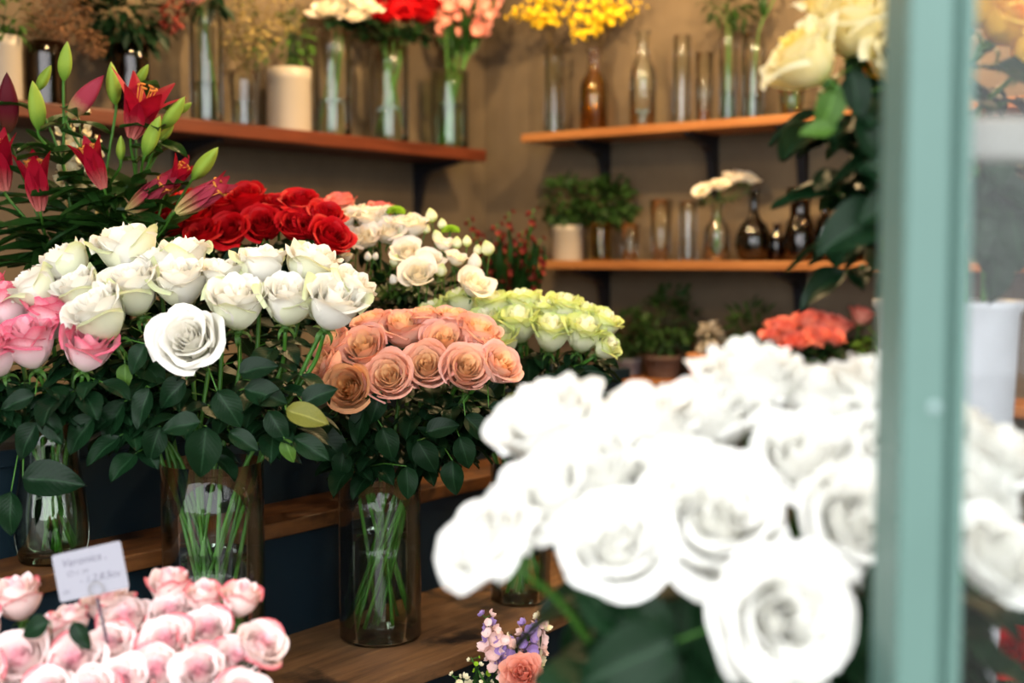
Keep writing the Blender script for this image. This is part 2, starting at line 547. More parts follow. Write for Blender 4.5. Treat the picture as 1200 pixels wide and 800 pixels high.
def shelf(label, x0, x1, y0, y1, z0, z1, mat, brs, along_y, depth, drop=0.2):
    t = empty('wall_shelf', (0, 0, 0))
    t.matrix_world = ROOM @ Matrix.Translation((0, 0, z0))
    setp(t, label, 'shelf')
    m2 = MB(); m2.box(x0, x1, y0, y1, 0, z1 - z0)
    bev(m2.obj('board', mat, t, False), 0.004)
    for b in brs:
        bracket(t, b, b, along_y, depth, drop)
    return t


LZ, RZ1, RZ2, RZ3 = 1.88, 1.935, 1.484, 1.085
shelf('dark reddish wooden wall shelf filled with flower vases', 0.002, 0.24, -3.4, -0.285, 1.838, LZ, M['shelf_l'],
      [hit(487, 200, 0, 0.0)[1], hit(238, 160, 0, 0.0)[1] - 0.1, -3.0], True, 0.2)
bx = [hit(p, 190, 1, 0.0)[0] for p in (712, 838, 943)]
shelf('upper orange wooden wall shelf with clear glass vases and yellow blossom', 0.343, 3.4, -0.22, -0.002, 1.906, RZ1, M['shelf_r'], bx + [2.6], False, 0.19)
shelf('middle orange wooden wall shelf with bottles and a white pot', 0.36, 3.4, -0.22, -0.002, 1.455, RZ2, M['shelf_r'], [bx[0], bx[2], 2.6], False, 0.19)
shelf('lowest orange wooden wall shelf with potted plants', 0.36, 3.4, -0.22, -0.002, 1.05, RZ3, M['shelf_r'], [bx[0], bx[2], 2.6], False, 0.19)

# ------------------------------------------------------------------ stepped display stand
PZ1, PZ2, PZ3 = 0.8136, 1.03, 1.20
st = empty('stepped_display_stand')
st.matrix_world = ROOM
setp(st, 'stepped flower stand of worn wooden planks with dark teal risers', 'display stand')


def plank(x0, x1, y0, y1, z, th, mat, seed):
    r = random.Random(seed)
    m2 = MB()
    ny = 26
    def top(y, x, up):
        return (x + (0.004 * math.sin(y * 9 + seed) + 0.003 * math.sin(y * 23 + seed * 2) if x > (x0 + x1) / 2 else 0), y, z if up else z - th)
    vs = []
    for i in range(ny + 1):
        y = y0 + (y1 - y0) * i / ny
        vs += [top(y, x0, True), top(y, x1, True), top(y, x1, False), top(y, x0, False)]
    fs = [(0, 3, 2, 1), tuple(ny * 4 + k for k in (0, 1, 2, 3))]
    for i in range(ny):
        for k in range(4):
            a, b = i * 4 + k, i * 4 + (k + 1) % 4
            fs.append((a, b, b + 4, a + 4))
    m2.add(vs, fs)
    return bev(m2.obj('plank', mat, st, False), 0.003)


plank(1.375, 1.69, -3.9, -0.95, PZ1, 0.03, M['plank'], 1)
plank(1.24, 1.40, -3.9, -0.95, PZ2, 0.028, M['plank_w'], 2)
plank(0.62, 1.27, -3.9, -0.95, PZ3, 0.028, M['teal'], 3)  # top step coloured dark to stand in for shade behind the stems
plank(1.70, 2.12, -3.9, -1.6, 0.55, 0.03, M['plank'], 4)
for (x, z0, z1) in ((1.38, PZ1, PZ2 - 0.028), (1.26, PZ2, PZ3 - 0.028), (1.67, 0.55, PZ1 - 0.03), (2.09, 0.0, 0.52)):
    m2 = MB(); m2.box(x - 0.02, x, -3.88, -0.97 if x < 1.7 else -1.62, z0, z1)
    m2.obj('riser', M['teal'], st, False)
for (y0, y1) in ((-0.99, -0.97), (-3.88, -3.86)):
    m2 = MB()
    m2.box(0.64, 1.24, y0, y1, 0, PZ3 - 0.028); m2.box(1.24, 1.36, y0, y1, 0, PZ2 - 0.028); m2.box(1.36, 1.65, y0, y1, 0, PZ1 - 0.03)
    m2.obj('side_panel', M['teal'], st, False)
m2 = MB(); m2.box(0.62, 0.64, -3.88, -0.97, 0, PZ3 - 0.028); m2.obj('back_panel', M['teal'], st, False)


# ------------------------------------------------------------------ vases
def vase(name, label, cat, base, prof, mat, water=None, group=None, thick=0.003, n=40, wmat=None):
    """hollow lathe vessel; prof is the outer outline from foot to rim"""
    t = empty(name, base)
    setp(t, label, cat, group)
    inner = [(max(0.0005, r - thick), z + (thick * 1.6 if i == 0 else 0)) for i, (r, z) in enumerate(prof)]
    inner[0] = (inner[0][0], prof[0][1] + thick * 2)
    m2 = MB()
    m2.lathe([(0.0005, prof[0][1])] + prof + list(reversed(inner)) + [(0.0005, inner[0][1])], n)
    m2.obj('body', mat, t)
    if water:
        def rad(z):
            for (a, b) in zip(inner[:-1], inner[1:]):
                if a[1] <= z <= b[1]:
                    f = (z - a[1]) / max(1e-6, b[1] - a[1])
                    return a[0] + (b[0] - a[0]) * f
            return inner[-1][0]
        zs = [inner[0][1] + (water - inner[0][1]) * i / 6 for i in range(7)]
        pr = [(max(0.0005, rad(z) - 0.0008), z) for z in zs]
        m2 = MB()
        m2.lathe([(0.0005, zs[0])] + pr + [(0.0005, zs[-1])], n)
        m2.obj('water', wmat or M['water'], t)
    return t


def cyl(r, h, flare=0.0, foot=0.006):
    return [(r * 0.93, 0.0), (r * 0.985, foot * 0.4), (r, foot)] + [(r + flare * (i / 5) ** 2, foot + (h - foot) * i / 5) for i in range(1, 6)]


# ------------------------------------------------------------------ flowers
GA = 2.39996


def bloom_set(name, mat, seed, N=26, nsplit=10, Hin=0.74, Hout=0.66, flare=0.18, ruffle=0.02, tip=0.0, op=0.75, ns=8, nt=8, outmat=None,
              curl=0.08, rin=0.1, tight=1.0, nout=5, clo=0.3, norm=1.3):
    """one rose bloom of unit diameter, axis +z: heart mesh plus separate outer petals"""
    r = random.Random(seed)
    core = MB()
    outs = []
    for k in range(N):
        f = k / (N - 1)
        phi = k * GA + r.uniform(-.2, .2)
        R = 0.47 * (rin + (1 - rin) * f ** op)
        H = Hin + (Hout - Hin) * f ** 1.5 + r.uniform(-.02, .02)
        wd = (1.75 - 0.75 * f ** 0.6) * tight
        close = max(0.0, clo * (1 - f * 2.2))
        fl = flare * max(0.0, f - 0.35) / 0.65 * r.uniform(.7, 1.25)
        cu = curl * (0.25 + 0.75 * f) * r.uniform(.5, 1.5)
        p1, p2 = r.uniform(0, 6.3), r.uniform(0, 6.3)
        sk = r.uniform(-.06, .06)

        def fn(s, tt, R=R, H=H, wd=wd, close=close, fl=fl, cu=cu, p1=p1, p2=p2, phi=phi, f=f, sk=sk):
            t = tt * 2 - 1
            env = min(1.0, 0.25 + 1.15 * s ** 0.7) * (1 - 0.18 * max(0, s - .75) / .25)
            th = phi + wd * t * env + sk * s
            rp = math.sin(math.pi / 2 * min(1.0, s * 1.3)) ** 0.75
            rr = R * rp * (1 - close * s * s) + R * 0.10 * t * s
            rr += fl * max(0, s - .45) ** 1.5 * 1.6 * (1 - 0.3 * t * t)
            lip = max(0.0, (s - .78) / .22)
            rr += cu * lip * lip * (0.6 + 0.4 * math.cos(t * 2))
            zz = H * (s ** 1.15) * (1 - 0.20 * t * t * s) + tip * lip * (1 - abs(t)) ** 1.5
            zz -= cu * 0.7 * lip ** 3 * (0.5 + f)
            rr += ruffle * s ** 3 * math.sin(4.2 * t + p1)
            zz += ruffle * 1.1 * s ** 4 * math.sin(5.1 * t + p2)
            return (rr * math.cos(th), rr * math.sin(th), zz)
        tgt = core if k < N - nsplit else MB()
        tgt.grid(fn, ns, nt, lambda s, tt, f=f: (tt, s, f))
        if tgt is not core:
            outs.append((tgt, outmat if (outmat and k >= N - nout) else mat))
    mr = sorted(math.hypot(p[0], p[1]) for b_ in [core] + [q[0] for q in outs] for p in b_.v)
    sc = norm * 0.5 / mr[int(len(mr) * 0.997)]
    for b_ in [core] + [q[0] for q in outs]:
        b_.v = [(p[0] * sc, p[1] * sc, p[2] * sc) for p in b_.v]
    return core.mesh(name + '_bloom', mat), [b_.mesh(name + '_petal', mt) for b_, mt in outs]


def calyx_mesh():
    m2 = MB()
    m2.lathe([(0.0005, -0.13), (0.04, -0.125), (0.075, -0.08), (0.09, -0.03), (0.085, 0.01), (0.06, 0.03)], 10)
    for i in range(5):
        a = i * 1.2566
        def fn(s, t, a=a):
            w = 0.055 * (1 - s) ** 0.7 * (t * 2 - 1)
            rr = 0.06 + 0.19 * math.sin(s * 1.9)
            zz = -0.02 + 0.05 * s - 0.26 * s * s
            return (rr * math.cos(a) - w * math.sin(a), rr * math.sin(a) + w * math.cos(a), zz)
        m2.grid(fn, 5, 2)
    return m2.mesh('calyx', M['calyx'])


CALYX = calyx_mesh()


def leaf_mesh(name, mat, seed, wid=0.62, droop=0.25, fold=0.18, nu=9, nv=6, serr=0.02):
    r = random.Random(seed)
    ph = r.uniform(0, 6)
    m2 = MB()
    def fn(s, tt):
        t = tt * 2 - 1
        w = wid * 0.5 * (math.sin(math.pi * min(1, s ** 0.78)) ** 0.72) if 0 < s < 1 else 0.0
        w *= 1 + serr * math.sin(s * 60)
        z = -droop * s * s + fold * abs(t) * w * 1.2 - 0.12 * fold * math.cos(t * 3) + 0.02 * math.sin(s * 9 + ph + 2 * t)
        return (t * w, s * 1.0, z)
    m2.grid(fn, nu, nv)
    return m2.mesh(name, mat)


def leaf_set(key, mat, wid=0.62, droop=0.25, n=3):
    return [leaf_mesh(key, mat, 10 + i, wid * (0.9 + 0.1 * i), droop * (0.6 + 0.5 * i)) for i in range(n)]


LEAF = {'rose': leaf_set('leaf', M['leaf']), 'light': leaf_set('leaf', M['leaf_l']), 'yellow': leaf_set('leaf', M['leaf_y']),
        'lily': leaf_set('leaf', M['lily_leaf'], 0.2, 0.3), 'lilyw': leaf_set('leaf', M['lily_leaf'], 0.3, 0.2)}


def basis(d, n):
    """local y along d, local z near n"""
    d = Vector(d).normalized()
    n = Vector(n)
    n = n - d * n.dot(d)
    if n.length < 1e-5:
        n = d.orthogonal()
    n.normalize()
    x = d.cross(n)
    return Matrix((x, d, n)).transposed().to_4x4()


def axis_m(a, roll=0.0):
    return (Vector((0, 0, 1)).rotation_difference(Vector(a).normalized()) @ Quaternion((0, 0, 1), roll)).to_matrix().to_4x4()


def put_leaf(parent, origin, base, d, nrm, length, key='rose', rng=random):
    me = rng.choice(LEAF[key])
    Mx = Matrix.Translation(Vector(base) - origin) @ basis(d, nrm) @ Matrix.Diagonal((length, length, length, 1))
    return link('leaf', me, parent, Mx)


def cat_path(pts, n=6):
    pts = [Vector(p) for p in pts]
    P = [pts[0] * 2 - pts[1]] + pts + [pts[-1] * 2 - pts[-2]]
    out = []
    for i in range(1, len(P) - 2):
        for k in range(n):
            t = k / n
            a, b, c, d = P[i - 1], P[i], P[i + 1], P[i + 2]
            out.append(0.5 * ((2 * b) + (c - a) * t + (2 * a - 5 * b + 4 * c - d) * t * t + (3 * b - a - 3 * c + d) * t ** 3))
    out.append(pts[-1])
    return out


def facing(t, s):
    t, s = math.radians(t), math.radians(s)
    return Vector((math.sin(s), -math.sin(t) * math.cos(s), math.cos(t) * math.cos(s)))


SETS = {}


def get_sets(key):
    if key in SETS:
        return SETS[key]
    kw = dict(
        white=dict(mat=M['white'], N=24, nsplit=10, Hin=0.92, Hout=0.90, flare=0.12, ruffle=0.03, tip=0.05, curl=0.11, outmat=M['guard'], nout=2),
        hero=dict(mat=M['white'], N=26, nsplit=12, Hin=0.80, Hout=0.58, flare=0.14, ruffle=0.03, tip=0.03, curl=0.12, op=0.9, clo=0.25, norm=1.14),
        fwhite=dict(mat=M['fwhite'], N=26, nsplit=12, Hin=0.80, Hout=0.62, flare=0.14, ruffle=0.03, tip=0.02, curl=0.11, op=0.9, clo=0.25),
        peach=dict(mat=M['peach'], N=26, nsplit=10, Hin=0.70, Hout=0.66, flare=0.05, ruffle=0.014, tip=0.015, curl=0.075, op=0.95, clo=0.12, rin=0.06),
        brownpeach=dict(mat=M['brownpeach'], N=26, nsplit=10, Hin=0.70, Hout=0.64, flare=0.04, ruffle=0.012, tip=0.01, curl=0.07, op=0.95, clo=0.12, rin=0.06),
        pink=dict(mat=M['pink'], N=22, nsplit=9, Hin=0.98, Hout=0.94, flare=0.12, ruffle=0.02, tip=0.05, curl=0.10),
        blush=dict(mat=M['blush'], N=24, nsplit=10, Hin=0.68, Hout=0.64, flare=0.08, ruffle=0.016, tip=0.01, curl=0.08, outmat=M['blush_out'], nout=2, op=0.9, clo=0.15),
        blushbud=dict(mat=M['blush'], N=18, nsplit=8, Hin=0.95, Hout=0.86, flare=0.10, ruffle=0.02, tip=0.06, curl=0.10, outmat=M['blush_out']),
        red=dict(mat=M['red'], N=24, nsplit=9, Hin=0.70, Hout=0.66, flare=0.06, ruffle=0.018, curl=0.085, op=0.95, clo=0.12),
        lime=dict(mat=M['lime'], N=22, nsplit=9, Hin=0.98, Hout=0.96, flare=0.12, ruffle=0.03, tip=0.03, curl=0.10),
        coral=dict(mat=M['coral'], N=16, nsplit=7, Hin=0.8, Hout=0.76, flare=0.12, ruffle=0.02, curl=0.08, ns=6, nt=6),
        cream=dict(mat=M['cream'], N=24, nsplit=10, Hin=0.82, Hout=0.76, flare=0.2, ruffle=0.03, tip=0.03, curl=0.12),
        yellow=dict(mat=M['yellow'], N=20, nsplit=8, Hin=0.7, Hout=0.66, flare=0.2, ruffle=0.03, curl=0.1),
        lisi=dict(mat=M['lisi'], N=13, nsplit=6, Hin=0.66, Hout=0.72, flare=0.22, ruffle=0.035, curl=0.10, ns=6, nt=7, rin=0.2),
        carn=dict(mat=M['carn'], N=24, nsplit=0, Hin=0.5, Hout=0.40, flare=0.34, ruffle=0.07, curl=0.05, ns=6, nt=10),
    )[key]
    nv = 1 if key in ('hero', 'brownpeach', 'carn') else 4
    SETS[key] = [bloom_set(key, seed=hash_seed(key) + i, **kw) for i in range(nv)]
    return SETS[key]


def hash_seed(s):
    return sum((i + 3) * ord(c) for i, c in enumerate(s)) % 997


class Vs:
    """where the stems of a bunch stand: foot centre, radius, height of the rim"""
    def __init__(self, base, r, h):
        self.base = Vector(base); self.r = r; self.h = h


def add_bloom(t, origin, key, centre, diam, ax, rng, split=True, calyx=True, name='bloom'):
    core, outs = rng.choice(get_sets(key))
    base = centre - ax * diam * 0.36
    Mx = Matrix.Translation(base - origin) @ axis_m(ax, rng.uniform(0, 6.28)) @ Matrix.Diagonal((diam, diam, diam, 1))
    b = link(name, core, t, Mx)
    for me in outs:
        link('petal', me, b)
    if calyx:
        link('calyx', CALYX, t, Mx)
    return base


def bunch(key, vs, roses, D, k, label, group, leaves=(), nl=3, seed=1, cat='rose', special=None, leaf_key='rose', leaf_len=0.05,
          stem_r=0.0034, yc=None, name='rose', low=0.12, hi=0.85, keep=None):
    """roses: (px, py, diameter px, tilt towards viewer, sideways tilt[, bloom kind]); D is the depth of the bunch"""
    rng = random.Random(seed)
    special = special or {}
    if yc is None:
        yc = sum(r[1] for r in roses) / len(roses)
    plan = []
    for i, r in enumerate(roses):
        px, py, d, ti, si = r[:5]
        kind = r[5] if len(r) > 5 and r[5] else key
        Y = D - k * (py - yc) / FPX * D + (r[6] if len(r) > 6 else 0)
        c = at(px, py, Y)
        diam = d * Y / FPX
        ax = facing(ti, si)
        base = c - ax * diam * 0.36
        tip = base - ax * diam * 0.12
        out = Vector((tip.x - vs.base.x, tip.y - vs.base.y, 0))
        rr = min(vs.r * 0.8, out.length * 0.6)
        outn = out.normalized() if out.length > 1e-5 else Vector((1, 0, 0))
        j = lambda q: rng.uniform(-q, q)
        M_ = vs.base + outn * rr + Vector((j(.15) * vs.r, j(.15) * vs.r, vs.h))
        ang = rng.uniform(0, 6.28)
        B_ = vs.base - outn * vs.r * 0.5 + Vector((math.cos(ang), math.sin(ang), 0)) * vs.r * 0.45 + Vector((0, 0, 0.012 + rng.uniform(0, .01)))
        q = Vector((B_.x - vs.base.x, B_.y - vs.base.y, 0))
        if q.length > vs.r * 0.85:
            q = q.normalized() * vs.r * 0.85
            B_.x, B_.y = vs.base.x + q.x, vs.base.y + q.y
        mid = (M_ + tip) * 0.5 + outn * 0.01
        pre = tip - ax * min(0.06, (tip - M_).length * 0.3)
        path = cat_path([B_, (B_ + M_) * 0.5, M_, (M_ * 0.45 + pre * 0.55), pre, tip], 4)
        plan.append(dict(c=c, diam=diam, ax=ax, tip=tip, path=path, M=M_, B=B_, kind=kind, leaves=[], out=outn, i=i))
    for L in leaves:      # (px, py, length px, angle deg, kind, depth offset)
        px, py, ln, an = L[:4]
        lk = L[4] if len(L) > 4 and L[4] else leaf_key
        Y = D - 0.09 + (L[5] if len(L) > 5 else 0)
        ln_m = ln * Y / FPX
        a = math.radians(an)
        d = Vector((math.cos(a), -0.15, math.sin(a))).normalized()
        base = at(px, py, Y) - d * ln_m * 0.5
        best = min(plan, key=lambda p: min((q - base).length for q in p['path'][8:]))
        best['leaves'].append((base, d, Vector((rng.uniform(-.25, .25), -0.85, 0.5)), ln_m, lk))
    for p in plan:
        t = empty(name, p['B'])
        lb = special.get(p['i'], label)
        setp(t, lb, cat, group)
        o = p['B']
        m2 = MB()
        path = p['path']
        m2.tube([q - o for q in path], [stem_r * 1.1] * (len(path) - 3) + [stem_r] * 3, 6)
        add_bloom(t, o, p['kind'], p['c'], p['diam'], p['ax'], rng)
        upper = path[8:]
        for (base, d, nrm, ln, lk) in p['leaves']:
            q = min(upper, key=lambda w: (w - base).length)
            m2.tube([q - o, (q + base) * 0.5 - o + Vector((0, 0, .006)), base - o], [0.0013, 0.0011, 0.0009], 5)
            put_leaf(t, o, base, d, nrm, ln, lk, rng)
        for w in range(nl):
            f = low + (hi - low) * (w + rng.uniform(0.1, 0.9)) / max(1, nl)
            idx = min(len(upper) - 2, int(f * (len(upper) - 1)))
            q = upper[idx]
            ang = rng.uniform(0, 6.28)
            dv = (Vector((math.cos(ang), math.sin(ang), 0)) + p['out'] * 0.9 + Vector((0, -0.35, 0))).normalized()
            pd = (dv + Vector((0, 0, rng.uniform(-.1, .5)))).normalized()
            ll = leaf_len * rng.uniform(.75, 1.25)
            e = q + pd * ll * 0.55
            if keep and not keep(e):
                continue
            e2 = e + (pd + Vector((0, 0, -.3))).normalized() * ll * 0.35
            m2.tube([q - o, e - o, e2 - o], [0.0012, 0.001, 0.0008], 5)
            side = pd.cross(Vector((0, 0, 1))).normalized()
            for (pt, dd, sc) in ((e2, pd + Vector((0, 0, -.45)), 1.0), (e, pd * .5 + side + Vector((0, 0, -.3)), .8), (e, pd * .5 - side + Vector((0, 0, -.3)), .8)):
                put_leaf(t, o, pt, dd, Vector((rng.uniform(-.3, .3), rng.uniform(-.6, .1), 1)), ll * sc, leaf_key, rng)
        m2.obj('stem', M['stem'], t)


# ------------------------------------------------------------------ labels of single roses
SP_FW = {0: 'snow-white rose leaning farthest out over the wooden plank', 1: 'snow-white rose tilted outward just below the lime-edged roses',
         2: 'snow-white rose right above the one leaning over the plank', 3: 'snow-white rose in front of the small grey clay pot',
         4: 'snow-white rose with big leaves under it, beside the plank-leaning one', 5: 'largest wide-open snow-white rose in the middle of its bunch',
         6: 'lowest snow-white rose of the bunch, its heart facing the street', 7: 'wide-open snow-white rose pressed against the sage post',
         8: 'topmost snow-white rose, standing upright below the coral roses', 9: 'snow-white rose before the silvery pot plant, under the topmost one',
         10: 'small upright snow-white rose at the back below coral roses', 11: 'upright snow-white rose by the post under the yellow-green shrub',
         12: 'snow-white rose in the hollow behind the two widest blooms', 13: 'snow-white rose cut by the post above the wide-open one',
         16: 'snow-white rose hidden behind the sage post', 17: 'upper snow-white rose seen through the window glass',
         18: 'lower snow-white rose seen through the window glass', 19: 'small snow-white rose at the back behind the sage post'}
SP_CR = {0: 'cream rose leaning out sideways over the upper orange shelf', 1: 'wide cream rose between the leaning one and the post',
         5: 'cream rose lowest at the sage post above dark leaves'}
SP_BL = {0: 'half-open blush rose bud standing apart beside the card', 5: 'small dull blush bud sunk below the card edge', 6: 'dusky blush bud right under the card corner',
         9: 'blush bud at the back against the tall white-rose vase', 11: 'small blush bud between two taller ones before the tall vase',
         12: 'upright blush bud highest at the back beside the bare plank', 15: 'blush rose leaning outward over the bare plank',
         16: 'blush rose just inside the one leaning over the plank', 8: 'blush rose behind the card stake', 4: 'open blush rose right in front of the card stake',
         10: 'open blush rose below the bud against the tall vase', 13: 'open blush rose below the two small upright buds'}
SP_PK = {0: 'largest pink and cream rose, upright in front of its bunch', 1: 'pink and cream rose nearest the white roses, leaning toward them',
         2: 'pink and cream rose behind the largest one, below the outermost white rose', 5: 'small pink and cream rose between its bunch and the white roses'}
SP_WH = {0: 'wide-open white rose facing outward below the other white roses', 1: 'ivory-white rose leaning down over the pink and cream roses',
         2: 'ivory-white rose with a green guard petal just above the wide-open one', 3: 'ivory-white rose straight above the wide-open one',
         4: 'ivory-white rose beside the wide-open one, toward the peach roses', 5: 'ivory-white rose second from the peach roses in the lower row',
         6: 'ivory-white rose touching the peach roses', 7: 'ivory-white rose tilted outward behind the one touching the peach roses',
         8: 'ivory-white rose in the back row under the last scarlet rose', 9: 'ivory-white rose in the back row below the middle scarlet roses',
         10: 'ivory-white rose in the back row above the wide-open one', 11: 'broad flat-topped ivory-white rose highest below the lilies',
         12: 'ivory-white rose in the back row below the lily leaves, leaning out', 13: 'outermost ivory-white rose above the pink and cream roses',
         14: 'ivory-white rose tucked between three others above the pink roses', 15: 'small ivory-white rose in the gap below the scarlet roses',
         16: 'small ivory-white rose behind the broad flat-topped one'}
SP_PE = {0: 'tan-brown tinged peach rose, the most faded of the peach bunch', 1: 'front peach rose next to the tan-brown one, facing outward',
         2: 'front peach rose in the middle of the bunch, facing outward', 3: 'front peach rose with the deepest open spiral, next to the outermost one',
         4: 'outermost peach rose tilted toward the lime-edged roses', 5: 'peach rose right above the tan-brown one', 6: 'upright peach rose at the back centre, seen side-on',
         7: 'peach rose in the second row above the deepest spiral', 8: 'peach rose in side view against the lime-edged roses',
         10: 'peach rose half under the ivory-white roses', 11: 'peach rose leaning out behind a dark leaf beside the tan-brown one'}
SP_LI = {5: 'lime-edged white rose in the back row above the one nearest the peach roses', 6: 'lime-edged white rose in the back row above the middle front one', 8: 'lime-edged white rose in the back row below the lowest ivory spray flower',
         10: 'lime-edged white rose half covered by the outermost peach rose',
         0: 'lime-edged white rose in the front row nearest the peach roses', 1: 'lime-edged white rose in the middle of the front row',
         2: 'lime-edged white rose third in the front row, above a bare stem', 3: 'lime-edged white rose at the outer end, toward the orange shelf',
         4: 'small yellowish lime rose hanging lowest at the outer end', 11: 'small lime-edged rose peeping between peach and ivory spray flowers'}
SP_RD = {0: 'scarlet rose facing outward nearest the lily bud', 1: 'scarlet rose facing outward in the middle of the front row', 2: 'scarlet rose facing outward, second from the ivory flowers',
         3: 'scarlet rose leaning over beside the ivory spray flowers', 4: 'scarlet rose behind the one leaning beside the ivory flowers'}

# ---- white foreground bouquet in a zinc bucket on a stool
def bucket(label, base, r0, r1, h, group=None):
    return vase('flower_bucket', label, 'bucket', base,
                [(r0 * 0.96, 0), (r0, 0.004), (r0 + (r1 - r0) * 0.5, h * 0.5), (r1, h * 0.97), (r1 + 0.005, h * 0.985), (r1 + 0.005, h)], M['zinc'], None, group)


def stool(label, x, y, h, w=0.3):
    t = empty('wooden_stool', (x, y, 0))
    setp(t, label, 'stool')
    m2 = MB(); m2.box(-w / 2, w / 2, -w / 2, w / 2, h - 0.03, h); bev(m2.obj('seat', M['plank'], t, False), 0.004)
    for sx in (-1, 1):
        for sy in (-1, 1):
            m2 = MB(); a = w / 2 - 0.03
            m2.tube([(sx * (a + 0.02), sy * (a + 0.02), 0), (sx * a, sy * a, h - 0.03)], [0.016, 0.02], 8)
            m2.obj('leg', M['plank'], t)
    m2 = MB(); a = w / 2 - 0.02
    m2.box(-a, a, -a - 0.01, -a + 0.01, h * 0.35, h * 0.35 + 0.03); m2.box(-a, a, a - 0.01, a + 0.01, h * 0.35, h * 0.35 + 0.03)
    m2.obj('stretcher', M['plank'], t, False)


fx, fy = 0.2, 1.10
stool('low wooden stool under the big snow-white rose bucket', fx, fy, 0.72)
bucket('zinc bucket holding the big snow-white roses', (fx, fy, 0.72), 0.085, 0.115, 0.33)
FW = [(573, 640, 112, 35, -40), (647, 500, 118, 20, -25), (650, 585, 125, 35, -22), (757, 505, 128, 15, -8), (720, 640, 120, 48, -10),
      (836, 610, 148, 52, 0), (915, 726, 150, 72, 4), (1004, 612, 142, 56, 10), (878, 452, 120, 8, 0), (830, 495, 112, 20, -4),
      (957, 468, 96, 8, 6), (1030, 464, 112, 6, 10), (945, 548, 128, 32, 2), (1048, 540, 118, 30, 14), (697, 552, 125, 35, -14),
      (770, 570, 118, 42, -5), (1128, 585, 120, 40, 25), (1160, 545, 112, 15, 22), (1165, 655, 112, 50, 28), (1100, 500, 105, 5, 14)]
bunch('fwhite', Vs((fx, fy, 0.72), 0.085, 0.33), FW, 1.06, 1.15, 'large open snow-white rose in the zinc bucket nearest the sage post', 'big snow-white roses beside the sage post',
      leaves=[(735, 775, 130, 200, None, -.02), (705, 705, 100, 130, None, 0), (800, 760, 130, 260, None, .02), (760, 720, 90, 330, None, .0), (1010, 760, 130, 280, None, .0),
              (870, 790, 100, 230), (1040, 700, 90, 300), (720, 740, 90, 240), (940, 800, 100, 200), (780, 800, 110, 330)],
      nl=6, seed=5, special=SP_FW, keep=lambda e: 600 + e.x / e.y * FPX > 715, leaf_len=0.075, stem_r=0.0035, hi=0.7)

bunch('coral', Vs((fx, fy, 0.72), 0.085, 0.33), [(997, 506, 26, 30, 0), (1014, 500, 20, 30, 10)], 1.2, 0.3, 'small coral rose deep among the snow-white roses', 'coral roses among the white ones',
      nl=1, seed=6, leaf_len=0.04)

# ---- cream roses high beside the post
cx, cy = 0.50, 1.42
stool('tall narrow wooden stool behind the snow-white roses', cx, cy, 0.95, 0.24)
bucket('pale zinc bucket of cream and yellow roses behind the window glass', (cx, cy, 0.95), 0.062, 0.078, 0.50)
CR = [(946, 72, 92, 12, -45), (1000, 36, 96, 20, -15), (1052, 30, 96, 30, 5), (985, 12, 84, 5, -10), (1030, -6, 90, 5, 0), (1058, 78, 84, 45, 8)]
bunch('cream', Vs((cx, cy, 0.95), 0.06, 0.5), CR, 1.34, 0.8, 'cream-yellow rose high up against the sage window post', 'cream roses by the window post',
      leaves=[(1000, 264, 100, 205, None, .02), (1004, 110, 62, 280, None, 0), (958, 152, 44, 185, 'light', .0), (972, 128, 50, 250, 'light', 0), (1040, 200, 70, 170, None, 0), (1052, 285, 66, 260, 'light', .05),
              (1035, 240, 60, 200), (1020, 160, 60, 300), (1050, 130, 60, 280), (1060, 320, 50, 260), (1185, 250, 70, 290), (1160, 300, 60, 300), (1180, 210, 70, 320), (1155, 235, 70, 260), (1195, 285, 70, 280), (1172, 325, 60, 270), (1165, 205, 60, 230), (1195, 225, 70, 340), (1150, 275, 60, 250)],
      nl=4, seed=8, leaf_len=0.06, stem_r=0.003, special=SP_CR)
bunch('yellow', Vs((cx, cy, 0.95), 0.06, 0.5), [(1182, 22, 92, 35, 25), (1015, 86, 40, 40, 0), (1215, 60, 80, 35, 30), (1145, 5, 80, 15, 10)], 1.40, 0.4,
      'golden yellow rose tucked among the cream roses by the post', 'yellow roses by the window post', nl=6, seed=9, leaf_len=0.065)

# ---- crimson roses low behind the window glass
bucket('short zinc bucket of crimson roses low behind the glass', (0.78, 1.62, 0.62), 0.07, 0.09, 0.26)
stool('low wooden stool under the crimson rose bucket', 0.78, 1.62, 0.62, 0.26)
bunch('red', Vs((0.78, 1.62, 0.62), 0.07, 0.26), [(1180, 770, 62, 40, -20), (1215, 700, 66, 30, 0), (1240, 770, 60, 40, 10), (1185, 690, 52, 10, -15), (1210, 640, 56, 10, 0)], 1.55, 0.5,
      'crimson rose low behind the window glass', 'crimson roses behind the glass', nl=3, seed=10)

# ---- blush pink roses in front with the price card
rp = at(150, 760, 1.44)
bucket('zinc bucket of blush pink roses under the price card', (rp.x, rp.y, 0.55), 0.09, 0.12, 0.26)
BL = [(22, 710, 54, 10, -6, 'blushbud'), (28, 776, 68, 48, -8), (92, 778, 62, 46, -4), (130, 760, 56, 40, 0), (149, 730, 56, 34, 0), (58, 745, 38, 8, -6, 'blushbud'),
      (84, 736, 40, 6, -4, 'blushbud'), (145, 800, 62, 48, 0), (126, 710, 56, 14, -4), (198, 697, 46, 8, 2, 'blushbud'), (201, 720, 48, 34, 2), (239, 708, 40, 12, 6, 'blushbud'),
      (281, 709, 46, 6, 14, 'blushbud'), (244, 741, 56, 40, 6), (197, 755, 58, 46, 2), (304, 758, 58, 34, 30), (276, 776, 52, 36, 16), (234, 789, 56, 50, 6),
      (186, 788, 58, 50, 2), (285, 815, 58, 50, 18), (60, 815, 64, 50, -6), (-25, 745, 60, 20, -20), (-20, 800, 62, 40, -20), (108, 815, 60, 50, 0)]
